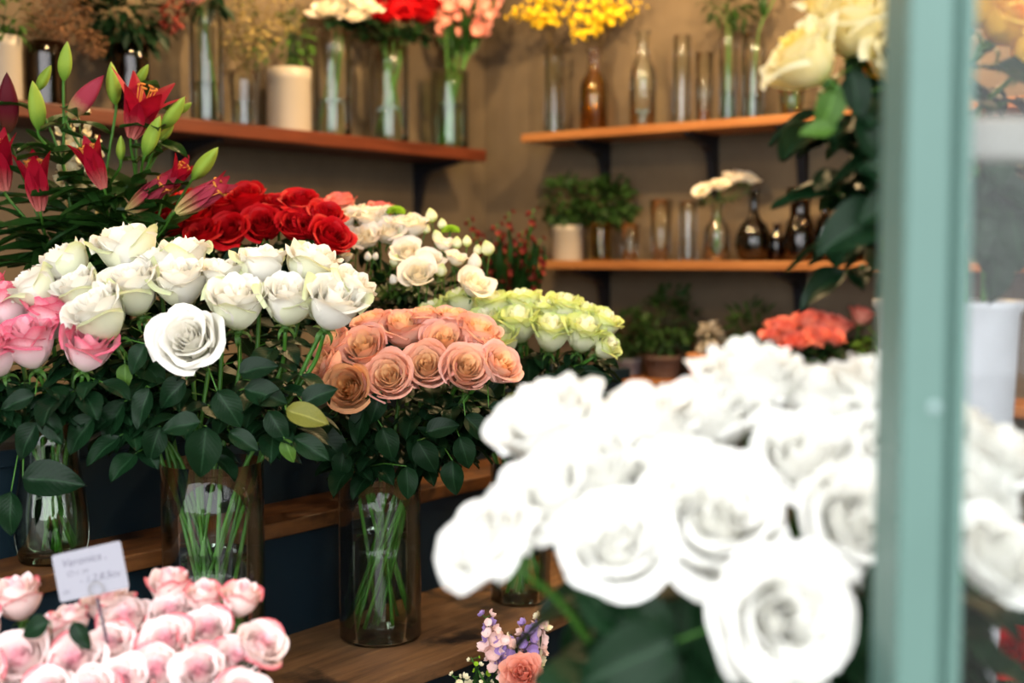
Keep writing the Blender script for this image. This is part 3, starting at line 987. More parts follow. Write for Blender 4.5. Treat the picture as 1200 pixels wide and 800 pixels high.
bunch('blush', Vs((rp.x, rp.y, 0.55), 0.085, 0.26), BL, 1.45, 1.2, 'blush pink rose in the low bunch around the price card', 'blush pink roses around the price card',
      leaves=[(95, 745, 40, 300, None, .05), (40, 735, 40, 200, None, .05), (290, 790, 40, 340, None, .05)], nl=3, seed=11, hi=0.7, special=SP_BL)

# price card on its clip
pc = empty('price_card_clip', at(122, 738, 1.44))
setp(pc, 'white handwritten price card in a wire clip above blush roses', 'price card')
o0 = pc.location.copy()
m2 = MB()
cc = at(106, 669.5, 1.45)
kx = 1.45 / FPX
cw, ch = 90.5 * kx, 54.5 * kx * 1.0
Mc = Matrix.Translation(cc - o0) @ Matrix.Rotation(math.radians(12.5), 4, 'Y').inverted() @ Matrix.Rotation(math.radians(-8), 4, 'X')
hw, hh, th, cr_ = cw / 2 * 0.93, ch / 2 * 1.04, 0.0008, 0.0032
pts = []
for (sx, sz, a0) in ((1, 1, 0), (-1, 1, 90), (-1, -1, 180), (1, -1, 270)):
    for q in range(5):
        a = math.radians(a0 + q * 22.5)
        pts.append((sx * (hw - cr_) + cr_ * math.cos(a), sz * (hh - cr_) + cr_ * math.sin(a)))
kk = len(pts)
m2.add([(x, -th, z) for x, z in pts] + [(x, th, z) for x, z in pts],
       [tuple(range(kk)), tuple(range(2 * kk - 1, kk - 1, -1))] + [(i, i + kk, (i + 1) % kk + kk, (i + 1) % kk) for i in range(kk)])
card = m2.obj('card', M['card'], pc, False, Mc)


def writing(txt, x, z, size, shear=0.25, rot=0.0):
    cu = bpy.data.curves.new('writing', 'FONT')
    cu.body = txt; cu.size = size; cu.shear = shear; cu.space_character = 1.0; cu.offset = -0.00012
    to = bpy.data.objects.new('tmp', cu)
    COL.objects.link(to)
    dg = bpy.context.evaluated_depsgraph_get()
    me = bpy.data.meshes.new_from_object(to.evaluated_get(dg))
    bpy.data.objects.remove(to)
    me.materials.clear(); me.materials.append(M['ink'])
    return link('handwriting', me, card, Matrix.Translation((x, -th - 0.0003, z)) @ Matrix.Rotation(rot, 4, 'Y') @ Matrix.Rotation(math.pi / 2, 4, 'X'))


writing('Veronica ,', -hw * 0.78, hh * 0.40, 0.0135, 0.3)
writing('O r. m', -hw * 0.68, -hh * 0.02, 0.0095, 0.3)
writing('- 1.2.8.5cu', -hw * 0.36, -hh * 0.42, 0.0118, 0.3)
writing('m', -hw * 0.88, -hh * 0.72, 0.010, 0.3)
m2 = MB()
rc = at(113, 690, 1.443) - o0
ring = [rc + Vector((math.cos(a) * 8.5 * kx, -0.001, math.sin(a) * 8.5 * kx)) for a in [(-75 + 330 * i / 22) * math.pi / 180 for i in range(23)]]
m2.tube(ring, 0.0006, 6)
m2.obj('clip_ring', M['wire'], pc)
m2 = MB()
m2.tube([at(114, 700, 1.443) - o0, at(122, 736, 1.44) - o0, at(128, 765, 1.438) - o0, Vector((0.006, 0.0, -0.2))], [0.0018] * 4, 8)
m2.obj('stake', M['stake'], pc)

# ---- pink roses at the left edge, on the second step
b = hit(62, 660, 0, 1.328); pv = rm(1.328, b[1], PZ2)
vase('glass_vase', 'low bulging glass vase of pink roses on the upper step', 'vase', pv,
     [(0.046, 0), (0.05, 0.004), (0.056, 0.03), (0.055, 0.08), (0.045, 0.14), (0.042, 0.18), (0.05, 0.215)], M['glass_g'], 0.12)
PK = [(37, 412, 64, 26, -6), (102, 418, 56, 26, 20), (62, 378, 58, 14, 4), (10, 370, 60, 12, -10), (-4, 424, 56, 34, -14), (92, 390, 48, 14, 12), (-28, 388, 58, 14, -22), (-20, 352, 50, 0, -15)]
bunch('pink', Vs(pv, 0.042, 0.21), PK, 1.88, 1.2, 'deep pink and cream rose in the bunch at the stand end', 'pink and cream roses',
      leaves=[(58, 560, 68, 2, None, -.02), (30, 516, 50, 240, None, 0), (92, 508, 56, 230, None, .02), (10, 602, 54, 265, None, 0), (60, 500, 48, 300), (140, 490, 50, 250, None, .05), (20, 470, 44, 200)],
      nl=7, seed=21, leaf_len=0.054, special=SP_PK)

# ---- mid white roses
wv = Vector((-0.464, 1.897, PZ1))
vase('glass_vase', 'tall straight glass vase full of white roses beside the price card', 'vase', wv, cyl(0.0785, 0.37), M['glass'], 0.224)
WH = [(222, 398, 88, 66, -2, 'hero'), (122, 378, 68, 30, -20), (158, 349, 68, 26, -10), (212, 341, 62, 26, -2), (279, 366, 66, 26, 5), (337, 362, 62, 26, 10), (388, 366, 66, 30, 20),
      (404, 346, 54, 10, 32), (362, 321, 60, 10, 15), (305, 321, 56, 6, 4), (215, 311, 56, 6, -2), (152, 306, 66, 12, -10), (82, 318, 56, 12, -26), (47, 346, 54, 20, -36),
      (97, 347, 52, 26, -22), (259, 332, 48, 10, 2), (186, 318, 48, 6, -4)]
bunch('white', Vs(wv, 0.0785, 0.37), WH, 1.90, 1.25, 'ivory-white rose with greenish outer petals in the tall vase', 'ivory-white roses in the tall vase',
      leaves=[(238, 530, 62, 264, None, -.06), (211, 497, 48, 185, None, -.04), (268, 478, 50, 305, None, -.03), (286, 516, 42, 330, None, -.02), (360, 487, 54, 345, 'yellow', -.03), (372, 462, 42, 30, None, 0),
              (146, 441, 30, 270, 'light', .03), (130, 492, 54, 235, None, .02), (166, 478, 52, 250, None, 0), (180, 520, 44, 250), (325, 500, 44, 300), (338, 528, 30, 290, 'light'), (365, 525, 50, 330), (310, 460, 50, 350),
              (200, 460, 46, 220), (300, 430, 44, 20), (160, 420, 40, 240)],
      nl=7, seed=31, leaf_len=0.054, hi=0.66, keep=lambda e: 600 + e.x / e.y * FPX < 345, special=SP_WH)

# ---- peach roses
ev = ROOM @ Vector((1.516, -2.177, PZ1))
vase('glass_vase', 'straight glass vase full of peach roses standing on the bare plank', 'vase', ev, cyl(0.074, 0.295), M['glass'], 0.186)
PE = [(410, 456, 50, 70, -12, 'brownpeach'), (458, 444, 52, 66, -4), (500, 431, 52, 64, 4), (545, 434, 52, 62, 14), (583, 431, 46, 46, 34), (427, 413, 52, 48, -8), (474, 390, 52, 24, -2),
      (521, 404, 48, 48, 6), (558, 396, 50, 24, 22), (436, 384, 44, 14, -14), (396, 408, 44, 30, -36), (386, 430, 42, 40, -46), (530, 380, 44, 12, 8), (498, 378, 42, 8, 0), (566, 410, 40, 20, 20)]
bunch('peach', Vs(ev, 0.074, 0.295), PE, 2.16, 1.25, 'peach-orange rose in the straight vase on the plank', 'peach roses in the straight vase',
      leaves=[(530, 560, 42, 270, None, -.02), (478, 566, 40, 275, None, -.04), (388, 520, 56, 325, None, 0), (517, 500, 38, 20, None, 0), (420, 500, 44, 250), (455, 520, 42, 290), (500, 535, 44, 300), (560, 500, 40, 320),
              (400, 545, 36, 260), (372, 500, 46, 210), (545, 530, 40, 290), (590, 480, 36, 350), (440, 478, 40, 250)],
      nl=7, seed=41, leaf_len=0.052, hi=0.66, special=SP_PE)

# ---- lime-white roses further along the plank
lv = ROOM @ Vector((1.571, -1.831, PZ1))
vase('glass_vase', 'glass vase of lime-white roses standing behind the snow-white roses', 'vase', lv, cyl(0.06, 0.28), M['glass'], 0.15)
LI = [(609, 388, 44, 24, -4), (645, 399, 44, 24, 4), (681, 399, 44, 26, 12), (702, 387, 38, 18, 24), (706, 410, 30, 40, 40), (613, 365, 42, 8, -4), (660, 371, 42, 10, 8), (579, 369, 40, 10, -8),
      (543, 362, 38, 8, -16), (572, 388, 40, 20, -10), (590, 405, 38, 34, -12), (511, 374, 34, 10, -22), (636, 374, 38, 10, 2), (684, 378, 36, 8, 16)]
bunch('lime', Vs(lv, 0.06, 0.28), LI, 2.40, 1.25, 'lime-edged white rose in the bunch behind the peach roses', 'lime-edged white roses',
      leaves=[(608, 472, 38, 350, 'yellow', -.02), (692, 448, 52, 20, None, 0), (660, 460, 44, 260), (630, 500, 40, 270), (640, 450, 40, 200), (600, 520, 44, 260), (685, 470, 36, 300), (575, 460, 44, 230)],
      nl=7, seed=51, leaf_len=0.054, special=SP_LI)

# ---- red roses on the second step
rv = at(318, 400, 2.52); rv.z = PZ3
vase('glass_vase', 'glass vase of scarlet roses on the top step behind white roses', 'vase', rv, cyl(0.06, 0.19), M['glass'], 0.11)
RD = [(270, 274, 44, 52, -6), (309, 267, 44, 52, 0), (348, 266, 46, 48, 6), (386, 281, 46, 44, 26), (380, 257, 42, 28, 18), (351, 243, 46, 28, 6), (325, 244, 40, 22, 2), (288, 238, 48, 26, -4),
      (240, 278, 44, 40, -10), (228, 258, 44, 30, -12), (204, 262, 44, 30, -20), (196, 244, 42, 14, -20), (228, 236, 42, 12, -10), (258, 244, 42, 20, -6), (366, 268, 38, 40, 12)]
bunch('red', Vs(rv, 0.06, 0.19), RD, 2.42, 1.25, 'scarlet red rose in the bunch between lilies and ivory flowers', 'scarlet roses on the top step',
      leaves=[(300, 305, 40, 250), (270, 305, 40, 220), (350, 305, 36, 280), (320, 312, 40, 300)], nl=8, seed=61, leaf_len=0.058, low=0.0, special=SP_RD)

# ---- ivory spray flowers (open cups and buds on branching stems)
sv = at(485, 400, 2.70); sv.z = PZ3
vase('glass_vase', 'glass vase of ivory spray flowers on the top step', 'vase', sv, cyl(0.045, 0.17), M['glass'], 0.1)


def bud_mesh(mat, ridges=5, plump=0.33, name='bud', amp=0.06, ns=9, nt=15):
    m2 = MB()
    def fn(s, t):
        a = t * 2 * math.pi
        rr = plump * (math.sin(math.pi * min(1.0, (0.03 + 0.97 * s) ** 0.8)) ** 0.8 if s < 1 else 0.0) * (1 + amp * math.cos(ridges * a))
        return (rr * math.cos(a), rr * math.sin(a), s)
    m2.grid(fn, ns, nt, lambda s, t: (t, s, 0.8), closed=True)
    return m2.mesh(name, mat)


BUD_G = bud_mesh(M['lime'], 5, 0.34)
BUD_W = bud_mesh(M['lisi'], 5, 0.32)
SPR = [  # heads: (px, py, d, tilt, side), buds: (px, py, len px, white?)
    ([(402, 258, 32, 24, -16), (398, 298, 36, 46, -24)], []),
    ([(433, 256, 34, 20, -8), (430, 279, 32, 44, -10)], [(463, 305, 16, 0)]),
    ([(455, 273, 36, 34, -4)], [(469, 270, 12, 0), (461, 327, 14, 1)]),
    ([(412, 280, 30, 36, -16)], [(431, 300, 12, 1), (440, 300, 10, 1)]),
    ([(484, 266, 32, 18, 2), (478, 296, 34, 44, 0)], [(480, 254, 12, 0), (512, 276, 16, 0)]),
    ([(490, 321, 38, 54, 2), (504, 306, 28, 40, 6)], [(517, 316, 18, 0)]),
    ([(520, 286, 24, 14, 10)], [(505, 252, 18, 0), (535, 284, 16, 0), (518, 262, 14, 0)]),
    ([(535, 303, 24, 20, 16)], [(547, 282, 14, 0), (556, 306, 22, 1)]),
    ([(556, 334, 38, 40, 26)], [(571, 290, 20, 0), (560, 292, 14, 0)]),
    ([(470, 262, 28, 16, -2)], [(500, 268, 12, 0)]),
    ([(444, 250, 28, 6, -6), (415, 248, 26, 4, -12)], []),
]
rng = random.Random(77)
SP_SP = {0: 'ivory spray flower pressed against the scarlet roses', 5: 'ivory spray flower with two wide blooms low in its bunch',
         8: 'ivory spray flower hanging lowest at the outer end, with a round green bud', 7: 'half-closed ivory spray flower with a white bud near the outer end',
         6: 'slim half-closed ivory spray flower topped by three green buds'}
for si_, (heads, buds) in enumerate(SPR):
    D = 2.50
    dep = lambda py: D - 1.1 * (py - 285) / FPX * D
    hx = [at(h[0], h[1], dep(h[1])) for h in heads]
    fork = hx[0] + Vector((0, 0.02, -0.12))
    outn = Vector((fork.x - sv.x, fork.y - sv.y, 0)) * 0.35
    outn = outn if outn.length < 0.035 else outn.normalized() * 0.035
    B_ = sv - outn * 0.8 + Vector((0, 0, 0.012))
    t = empty('spray_flower', B_)
    setp(t, SP_SP.get(si_, 'ivory spray flower in the bunch behind the peach roses'), 'flower', 'ivory spray flowers')
    m2 = MB()
    m2.tube([q - B_ for q in cat_path([B_, sv + outn + Vector((0, 0, 0.17)), fork], 6)], 0.002, 6)
    for h, c in zip(heads, hx):
        ax = facing(h[3], h[4]); dm = h[2] * 1.1 * dep(h[1]) / FPX
        bs = add_bloom(t, B_, 'lisi', c, dm, ax, rng, calyx=True)
        m2.tube([q - B_ for q in cat_path([fork, (fork + bs) / 2 + Vector((0, 0.01, -0.01)), bs - ax * dm * 0.1], 4)], 0.0014, 5)
    for (px, py, ln, wh) in buds:
        Y = dep(py); p = at(px, py, Y); l = ln * Y / FPX
        ax = facing(rng.uniform(0, 30), rng.uniform(-15, 25))
        bs = p - ax * l * 0.5
        link('bud', BUD_W if wh else BUD_G, t, Matrix.Translation(bs - B_) @ axis_m(ax) @ Matrix.Diagonal((l * 1.15, l * 1.15, l, 1)))
        m2.tube([q - B_ for q in cat_path([fork, (fork + bs) / 2 + Vector((0, 0.005, -0.02)), bs], 4)], 0.0011, 5)
    for w in range(5):
        q = B_.lerp(fork, rng.uniform(.55, .98)); q.x = sv.x + (fork.x - sv.x) * rng.uniform(.5, 1); q.y = sv.y + (fork.y - sv.y) * .8
        a = rng.uniform(0, 6.28)
        d = Vector((math.cos(a), math.sin(a) - .4, rng.uniform(-.3, .5)))
        put_leaf(t, B_, fork.lerp(sv + Vector((0, 0, .17)), rng.uniform(0, .8)), d, Vector((0, -.4, 1)), rng.uniform(.04, .06), rng.choice(['rose', 'rose', 'light']), rng)
    m2.obj('stem', M['stem'], t)


def pompon(px, py, d, Y, vbase, label, squash=0.6):
    c = at(px, py, Y); dm = d * Y / FPX
    B_ = Vector(vbase) + Vector((0.01, 0.01, 0.012))
    t = empty('button_flower', B_)
    setp(t, label, 'flower', 'lime button flowers')
    m2 = MB()
    rg = random.Random(int(px))
    for i in range(90):
        ph = math.acos(1 - 1.35 * (i + .5) / 90); th_ = i * GA
        d_ = Vector((math.sin(ph) * math.cos(th_), math.sin(ph) * math.sin(th_), math.cos(ph) * squash))
        p = d_ * dm * 0.5
        m2.tube([p * 0.6, p * (1 + rg.uniform(-.04, .06))], [dm * 0.05, dm * 0.025], 5)
    m2.obj('bloom', M['limef'], t, True, Matrix.Translation(c - B_))
    m2 = MB(); m2.tube([Vector((0, 0, 0)), (c - B_) * 0.5 + Vector((0, .02, 0)), c - B_], 0.0018, 6); m2.obj('stem', M['stem'], t)


pompon(463, 248, 24, 2.56, sv, 'flat lime-green button flower above the ivory spray flowers')
pompon(528, 270, 22, 2.54, sv, 'round lime-green button flower among the ivory buds')

# ---- small flower parts for spikes
def floret_mesh(name, mat, seed, npet=5, cup=0.5):
    rg = random.Random(seed); m2 = MB()
    for i in range(npet):
        a = i * 6.2832 / npet + rg.uniform(-.2, .2)
        def fn(s, tt, a=a):
            w = 0.36 * math.sin(math.pi * (0.12 + 0.8 * s)) * (tt * 2 - 1)
            rr = 0.5 * s
            zz = cup * s * s * 0.8 + 0.06 * math.sin(6 * tt + i)
            return (rr * math.cos(a) - w * math.sin(a), rr * math.sin(a) + w * math.cos(a), zz)
        m2.grid(fn, 4, 3, lambda s, tt: (tt, s, 0.7))
    return m2.mesh(name, mat)


FLO = {k: [floret_mesh('floret', M[m], 5 + i, 5, 0.35 + 0.25 * i) for i in range(2)] for k, m in
       (('yellow', 'yellowf'), ('pink', 'pinkf'), ('red', 'redf'), ('cream', 'creamf'), ('lilac', 'lilac'), ('pale', 'palepink'), ('wax', 'waxf'), ('lime', 'limef'))}


def spike(name, label, cat, group, vs, tip, kinds, nf, fsize, spread, seed, frac=0.55, leaves=0, leaf_len=0.1, leaf_key='lily', stem='stem', bend=0.0, sr=0.002):
    rg = random.Random(seed)
    out = Vector((tip.x - vs.base.x, tip.y - vs.base.y, 0))
    on = out * 0.4
    if on.length > vs.r * 0.7:
        on = on.normalized() * vs.r * 0.7
    B_ = vs.base - on * 0.8 + Vector((rg.uniform(-.2, .2) * vs.r, rg.uniform(-.2, .2) * vs.r, 0.01))
    R_ = vs.base + on + Vector((0, 0, vs.h))
    path = cat_path([B_, R_, (R_ + tip) / 2 + Vector((0, 0, bend)), tip], 8)
    t = empty(name, B_)
    setp(t, label, cat, group)
    m2 = MB(); m2.tube([q - B_ for q in path], [sr] * (len(path) - 4) + [sr * .8, sr * .7, sr * .6, sr * .4], 6)
    L = len(path) - 1
    R0 = 8
    for i in range(nf):
        f = 1 - frac * (i + .5) / nf
        x = R0 + f * (L - R0)
        q = path[int(x)].lerp(path[min(L, int(x) + 1)], x % 1)
        a = i * GA
        sc = fsize * (0.55 + 0.45 * min(1, (1 - f) / frac * 2.0)) * rg.uniform(.8, 1.2)
        d = Vector((math.cos(a), math.sin(a), rg.uniform(0.1, .8))).normalized()
        p = q + d * spread * rg.uniform(.5, 1.1)
        link('floret', rg.choice(FLO[rg.choice(kinds)]), t, Matrix.Translation(p - B_) @ axis_m(d, rg.uniform(0, 6)) @ Matrix.Diagonal((sc, sc, sc, 1)))
        if spread > fsize * .4:
            m2.tube([q - B_, p - B_], 0.0007, 4)
    for i in range(leaves):
        f = rg.uniform(0.0, 0.55)
        q = path[int(R0 + f * (L - R0))]
        a = rg.uniform(0, 6.28)
        d = Vector((math.cos(a) * .5, math.sin(a) * .5, rg.uniform(.4, 1.2)))
        put_leaf(t, B_, q, d, Vector((math.cos(a), math.sin(a), .3)), leaf_len * rg.uniform(.7, 1.2), leaf_key, rg)
    m2.obj('stem', M[stem], t)
    return t


# ---- stock flowers and a carnation low in front of the plank
kv = at(606, 700, 2.02); kv.z = 0.55
vase('glass_vase', 'short glass vase of lilac stock below the plank edge', 'vase', kv, cyl(0.05, 0.2), M['glass'], 0.1)
KV = Vs(kv, 0.045, 0.2)
for i, (px, py, kinds, lb) in enumerate([(570, 722, ['lilac', 'pale', 'pale'], 'pale pink and lilac stock spike leaning over the plank edge'),
                                         (620, 732, ['lilac', 'lilac', 'lilac', 'pale'], 'lilac stock spike with full violet florets'),
                                         (636, 722, ['cream', 'pale'], 'cream stock spike tip against green leaves'),
                                         (590, 745, ['pale', 'lilac', 'cream'], 'short pale pink stock spike between lilac ones'),
                                         (604, 760, ['pale', 'lilac'], 'stock spike of mixed pale florets above the carnation')]):
    spike('stock_flower', lb, 'flower', 'lilac and pink stock flowers', KV, at(px, py, 2.0 + 0.02 * (i % 3)), kinds, 22, 0.024, 0.012, 80 + i, 0.62, 3, 0.06, 'lilyw')
rng = random.Random(5)
for (px, py, d, lb) in ((612, 786, 46, 'salmon pink ruffled carnation below the lilac stock'),):
    c = at(px, py, 1.96); B_ = kv + Vector((0.0, -0.01, 0.012)); t = empty('carnation', B_); setp(t, lb, 'flower')
    add_bloom(t, B_, 'carn', c, d * 1.96 / FPX, facing(50, -5), rng)
    m2 = MB(); m2.tube([Vector((0, 0, 0)), (c - B_) * .6 + Vector((0, .02, 0)), c - B_ + Vector((0, .02, -.02))], 0.002, 6); m2.obj('stem', M['stem'], t)
spike('filler_sprig', 'thin green sprig with tiny cream buds under the plank edge', 'flower', None, KV, at(552, 770, 2.0), ['cream', 'lime'], 9, 0.010, 0.012, 99, 0.6, 4, 0.04, 'lily')
spike('filler_sprig', 'low sprig of small cream florets at the bottom by the stock', 'flower', None, KV, at(530, 792, 1.98), ['cream'], 9, 0.014, 0.012, 98, 0.5, 4, 0.04, 'lily')

# ---- lilies
lyv = at(118, 400, 2.36); lyv.z = PZ3
vase('glass_vase', 'dark glass vase of red lilies on the top step', 'vase', lyv, cyl(0.06, 0.22), M['glass_b'], 0.12)
LB = {'g': bud_mesh(M['lilybud'], 3, 0.17, amp=0.14, nt=18), 'd': bud_mesh(M['lilydark'], 3, 0.16, amp=0.14, nt=18), 'p': bud_mesh(M['lilypink'], 3, 0.15, amp=0.16, nt=18)}


def tepal_mesh(open_, seed):
    m2 = MB()
    def fn(s, tt):
        t = tt * 2 - 1
        w = 0.15 * math.sin(math.pi * (0.10 + 0.88 * s)) ** 0.9 * t
        rr = 0.045 + open_ * (0.10 * s + 0.42 * s ** 2.6)
        zz = s * (1 - 0.12 * open_ * s * s) - 0.5 * abs(w) * open_
        return (rr + 0.10 * abs(t) * -1 * w * t * 2, w * (1 + .3 * open_), zz)
    m2.grid(fn, 10, 6, lambda s, tt: (tt, s, 0.7))
    return m2


TEP = {}
for nm, op_ in (('open', 1.0), ('half', 0.55), ('shut', 0.18)):
    TEP[nm] = tepal_mesh(op_, 1).mesh('tepal', M['lilyred'])
TEP['pinkshut'] = tepal_mesh(0.22, 2).mesh('tepal', M['lilypink'])
m2 = MB()
for i in range(6):
    a = i * 1.047 + .3
    e = Vector((0.13 * math.cos(a), 0.13 * math.sin(a), 0.78))
    m2.tube([Vector((0, 0, 0.05)), e * 0.6 + Vector((0, 0, .02)), e], 0.009, 5)
    m2.tube([e - Vector((-.05 * math.sin(a), .05 * math.cos(a), 0)), e, e + Vector((-.05 * math.sin(a), .05 * math.cos(a), .01))], [0.012, 0.024, 0.012], 6)
STAM = m2.mesh('stamens', M['anther'])
LILY = [  # heads: kind, base px, tip px
    ('stalk with a dark wine-red bud and half-open red flowers', 20, [('d', 10, 155, 8, 84, 0), ('half', 47, 246, 36, 172, -.06), ('half', 6, 222, -8, 150, -.02)]),
    ('stalk with three upright green buds', 62, [('g', 75, 94, 79, 48, 0), ('g', 44, 106, 60, 76, .02), ('g', 45, 152, 38, 94, -.02)]),
    ('stalk with a slanting purple-red bud and green buds', 128, [('g', 135, 122, 130, 72, 0), ('p', 82, 137, 122, 88, 0), ('g', 141, 188, 142, 158, -.03)]),
    ('stalk with the fully open red flower and yellow-green buds', 156, [('open', 155, 160, 178, 86, -.02), ('g', 159, 100, 174, 75, .04), ('g', 170, 182, 188, 135, -.05), ('g', 190, 150, 217, 113, -.02), ('g', 186, 166, 204, 146, .02), ('g', 208, 132, 225, 120, .05)]),
    ('stalk with a half-open dark red flower leaning left', 120, [('half', 121, 220, 96, 158, -.06)]),
    ('stalk bending right with pink-red buds and a green bud', 110, [('g', 226, 210, 256, 172, 0), ('pinkshut', 208, 248, 272, 210, -.04), ('pinkshut', 150, 248, 205, 205, -.02), ('half', 195, 225, 222, 185, .02)]),
]
rng = random.Random(404)
for lb, sx, heads in LILY:
    D = 2.30
    hp = []
    for (kd, bx_, by_, tx_, ty_, dz) in heads:
        a0 = at(bx_, by_, D + dz); a1 = at(tx_, ty_, D + dz + rng.uniform(-.04, .0))
        hp.append((kd, a0, a1))
    low = min(h[1].z for h in hp)
    mx = sum(h[1].x for h in hp) / len(hp)
    fork = Vector((mx * 0.7 + (lyv.x) * 0.3, D + 0.02, low - 0.06))
    on = Vector((fork.x - lyv.x, fork.y - lyv.y, 0)) * .4
    if on.length > 0.04:
        on = on.normalized() * 0.04
    B_ = lyv - on * .8 + Vector((rng.uniform(-.01, .01), rng.uniform(-.01, .01), 0.012))
    t = empty('lily', B_)
    setp(t, 'lily ' + lb, 'lily', 'red lilies on the top step')
    m2 = MB()
    main = cat_path([B_, lyv + on + Vector((0, 0, .22)), fork], 8)
    m2.tube([q - B_ for q in main], 0.0038, 7)
    for kd, a0, a1 in hp:
        ax = (a1 - a0); l = ax.length
        Mx = Matrix.Translation(a0 - B_) @ axis_m(ax, rng.uniform(0, 6)) @ Matrix.Diagonal((l, l, l, 1))
        if kd in LB:
            link('bud', LB[kd], t, Mx)
        else:
            fl = link('stamens', STAM, t, Mx)
            for i in range(6):
                link('tepal', TEP[kd], fl, Matrix.Rotation(i * math.pi / 3 + (0.1 if i % 2 else 0), 4, 'Z') @ Matrix.Diagonal((1, 1, 1 - 0.05 * (i % 2), 1)))
        br = cat_path([fork, fork.lerp(a0, .5) + Vector((0, 0, -.005)), a0 - ax.normalized() * 0.012, a0 + ax.normalized() * 0.006], 5)
        m2.tube([q - B_ for q in br], [0.0028] * (len(br) - 4) + [0.003, 0.0034, 0.004, 0.003], 6)
        for i in range(2):
            q = br[rng.randint(3, len(br) - 5)]
            a = rng.uniform(0, 6.28)
            put_leaf(t, B_, q, Vector((math.cos(a), math.sin(a) - .3, rng.uniform(-.1, .7))), Vector((0, -.4, 1)), rng.uniform(.07, .10), 'lilyw', rng)
    for i in range(24):
        q = main[rng.randint(9, len(main) - 1)]
        a = rng.uniform(0, 6.28)
        put_leaf(t, B_, q, Vector((math.cos(a), math.sin(a) - .25, rng.uniform(-.2, .9))), Vector((0, -.4, 1)), rng.uniform(.09, .16), rng.choice(['lily', 'lilyw']), rng)
    m2.obj('stem', M['stem'], t)
# cream stock standing behind the lilies
LYV = Vs(lyv, 0.055, 0.22)
for i, (px, py) in enumerate(((92, 132), (72, 146), (108, 165))):
    spike('stock_flower', 'cream stock spike showing between the lily stalks', 'flower', 'cream stock among the lilies', LYV, at(px, py, 2.42), ['cream'], 22, 0.028, 0.016, 130 + i, 0.6, 2, 0.07, 'lily')

# ------------------------------------------------------------------ things on the shelves
def on_left(px):
    h = hit(px, 160, 0, 0.125)
    return rm(0.125, h[1], LZ)


def on_right(px, z, y=-0.115):
    h = hit(px, 300, 1, y)
    return rm(h[0], y, z)


def pxh(P, top_py):
    """height of something standing at P whose top shows at row top_py"""
    return at(600, top_py, P.y).z - P.z


def mass(name, parent, origin, mat, centre, rad, n, size, aspect, seed, droop=0.3, shell=0.45):
    """many small leaves or specks in an ellipsoid, joined"""
    rg = random.Random(seed); m2 = MB()
    for i in range(n):
        while True:
            v = Vector((rg.uniform(-1, 1), rg.uniform(-1, 1), rg.uniform(-1, 1)))
            if shell < v.length < 1:
                break
        p = Vector((centre.x + v.x * rad[0], centre.y + v.y * rad[1], centre.z + v.z * rad[2])) - origin
        q_ = ROOMI @ (p + origin)
        if q_.x < 0.07 or q_.y > -0.07:
            q_.x = max(q_.x, 0.07 + rg.random() * .04); q_.y = min(q_.y, -0.07 - rg.random() * .04)
            p = ROOM @ q_ - origin
        d = (v.normalized() + Vector((rg.uniform(-.6, .6), rg.uniform(-.6, .6), rg.uniform(-.6, .6) - droop))).normalized()
        l = size * rg.uniform(.6, 1.3)
        b = basis(d, Vector((rg.uniform(-.5, .5), rg.uniform(-.8, .2), 1)))
        w = l * aspect * .5
        loc = [(0, 0, 0), (w * .8, l * .35, .12 * w), (w, l * .6, .15 * w), (0, l, -l * .12), (-w, l * .6, .15 * w), (-w * .8, l * .35, .12 * w), (0, l * .5, -.1 * w)]
        m2.add([p + (b @ Vector(q)) for q in loc], [(0, 1, 6), (1, 2, 6), (2, 3, 6), (3, 4, 6), (4, 5, 6), (5, 0, 6)],
               [(.5, 0, .7), (1, .35, .7), (1, .6, .7), (.5, 1, .7), (0, .6, .7), (0, .35, .7), (.5, .5, .7)])
    o = m2.obj(name, mat, parent)
    o['kind'] = 'stuff'
    return o


def twigs(name, parent, origin, mat, root, centre, rad, n, seed, r=0.0012):
    rg = random.Random(seed); m2 = MB()
    for i in range(n):
        e = Vector((centre.x + rg.uniform(-.8, .8) * rad[0], centre.y + rg.uniform(-.8, .8) * rad[1], centre.z + rg.uniform(-.3, .8) * rad[2]))
        s = root + Vector((rg.uniform(-.012, .012), rg.uniform(-.012, .012), 0))
        m2.tube([s - origin, (s + e) / 2 - origin + Vector((0, 0, .02)), e - origin], [r * 1.3, r, r * .6], 5)
    return m2.obj(name, mat, parent)


def pot(label, P, r, h, mat, foliage=None, seed=1, taper=0.78, name='potted_plant', cat='plant'):
    t = empty(name, P)
    setp(t, label, cat)
    prof = [(r * taper, 0), (r * taper * 1.01, 0.003), (r * 0.97, h * 0.8), (r * 1.0, h * 0.82), (r, h)]
    m2 = MB(); inner = [(q - 0.004, z) for q, z in prof[2:]]
    m2.lathe([(0.0005, 0)] + prof + [(r - 0.005, h), (r - 0.006, h * 0.8), (0.0005, h * 0.8)], 28)
    m2.obj('pot', mat, t)
    m2 = MB(); m2.lathe([(0.0005, h * .86), (r - 0.007, h * .85)], 20); m2.obj('soil', M['soil'], t)
    for i, f in enumerate(foliage or []):
        mass('foliage', t, P, f[0], f[1], f[2], f[3], f[4], f[5], seed + i)
        twigs('stems', t, P, M['stem_d'], P + Vector((0, 0, h * .85)), f[1], f[2], 8, seed + i)
    return t


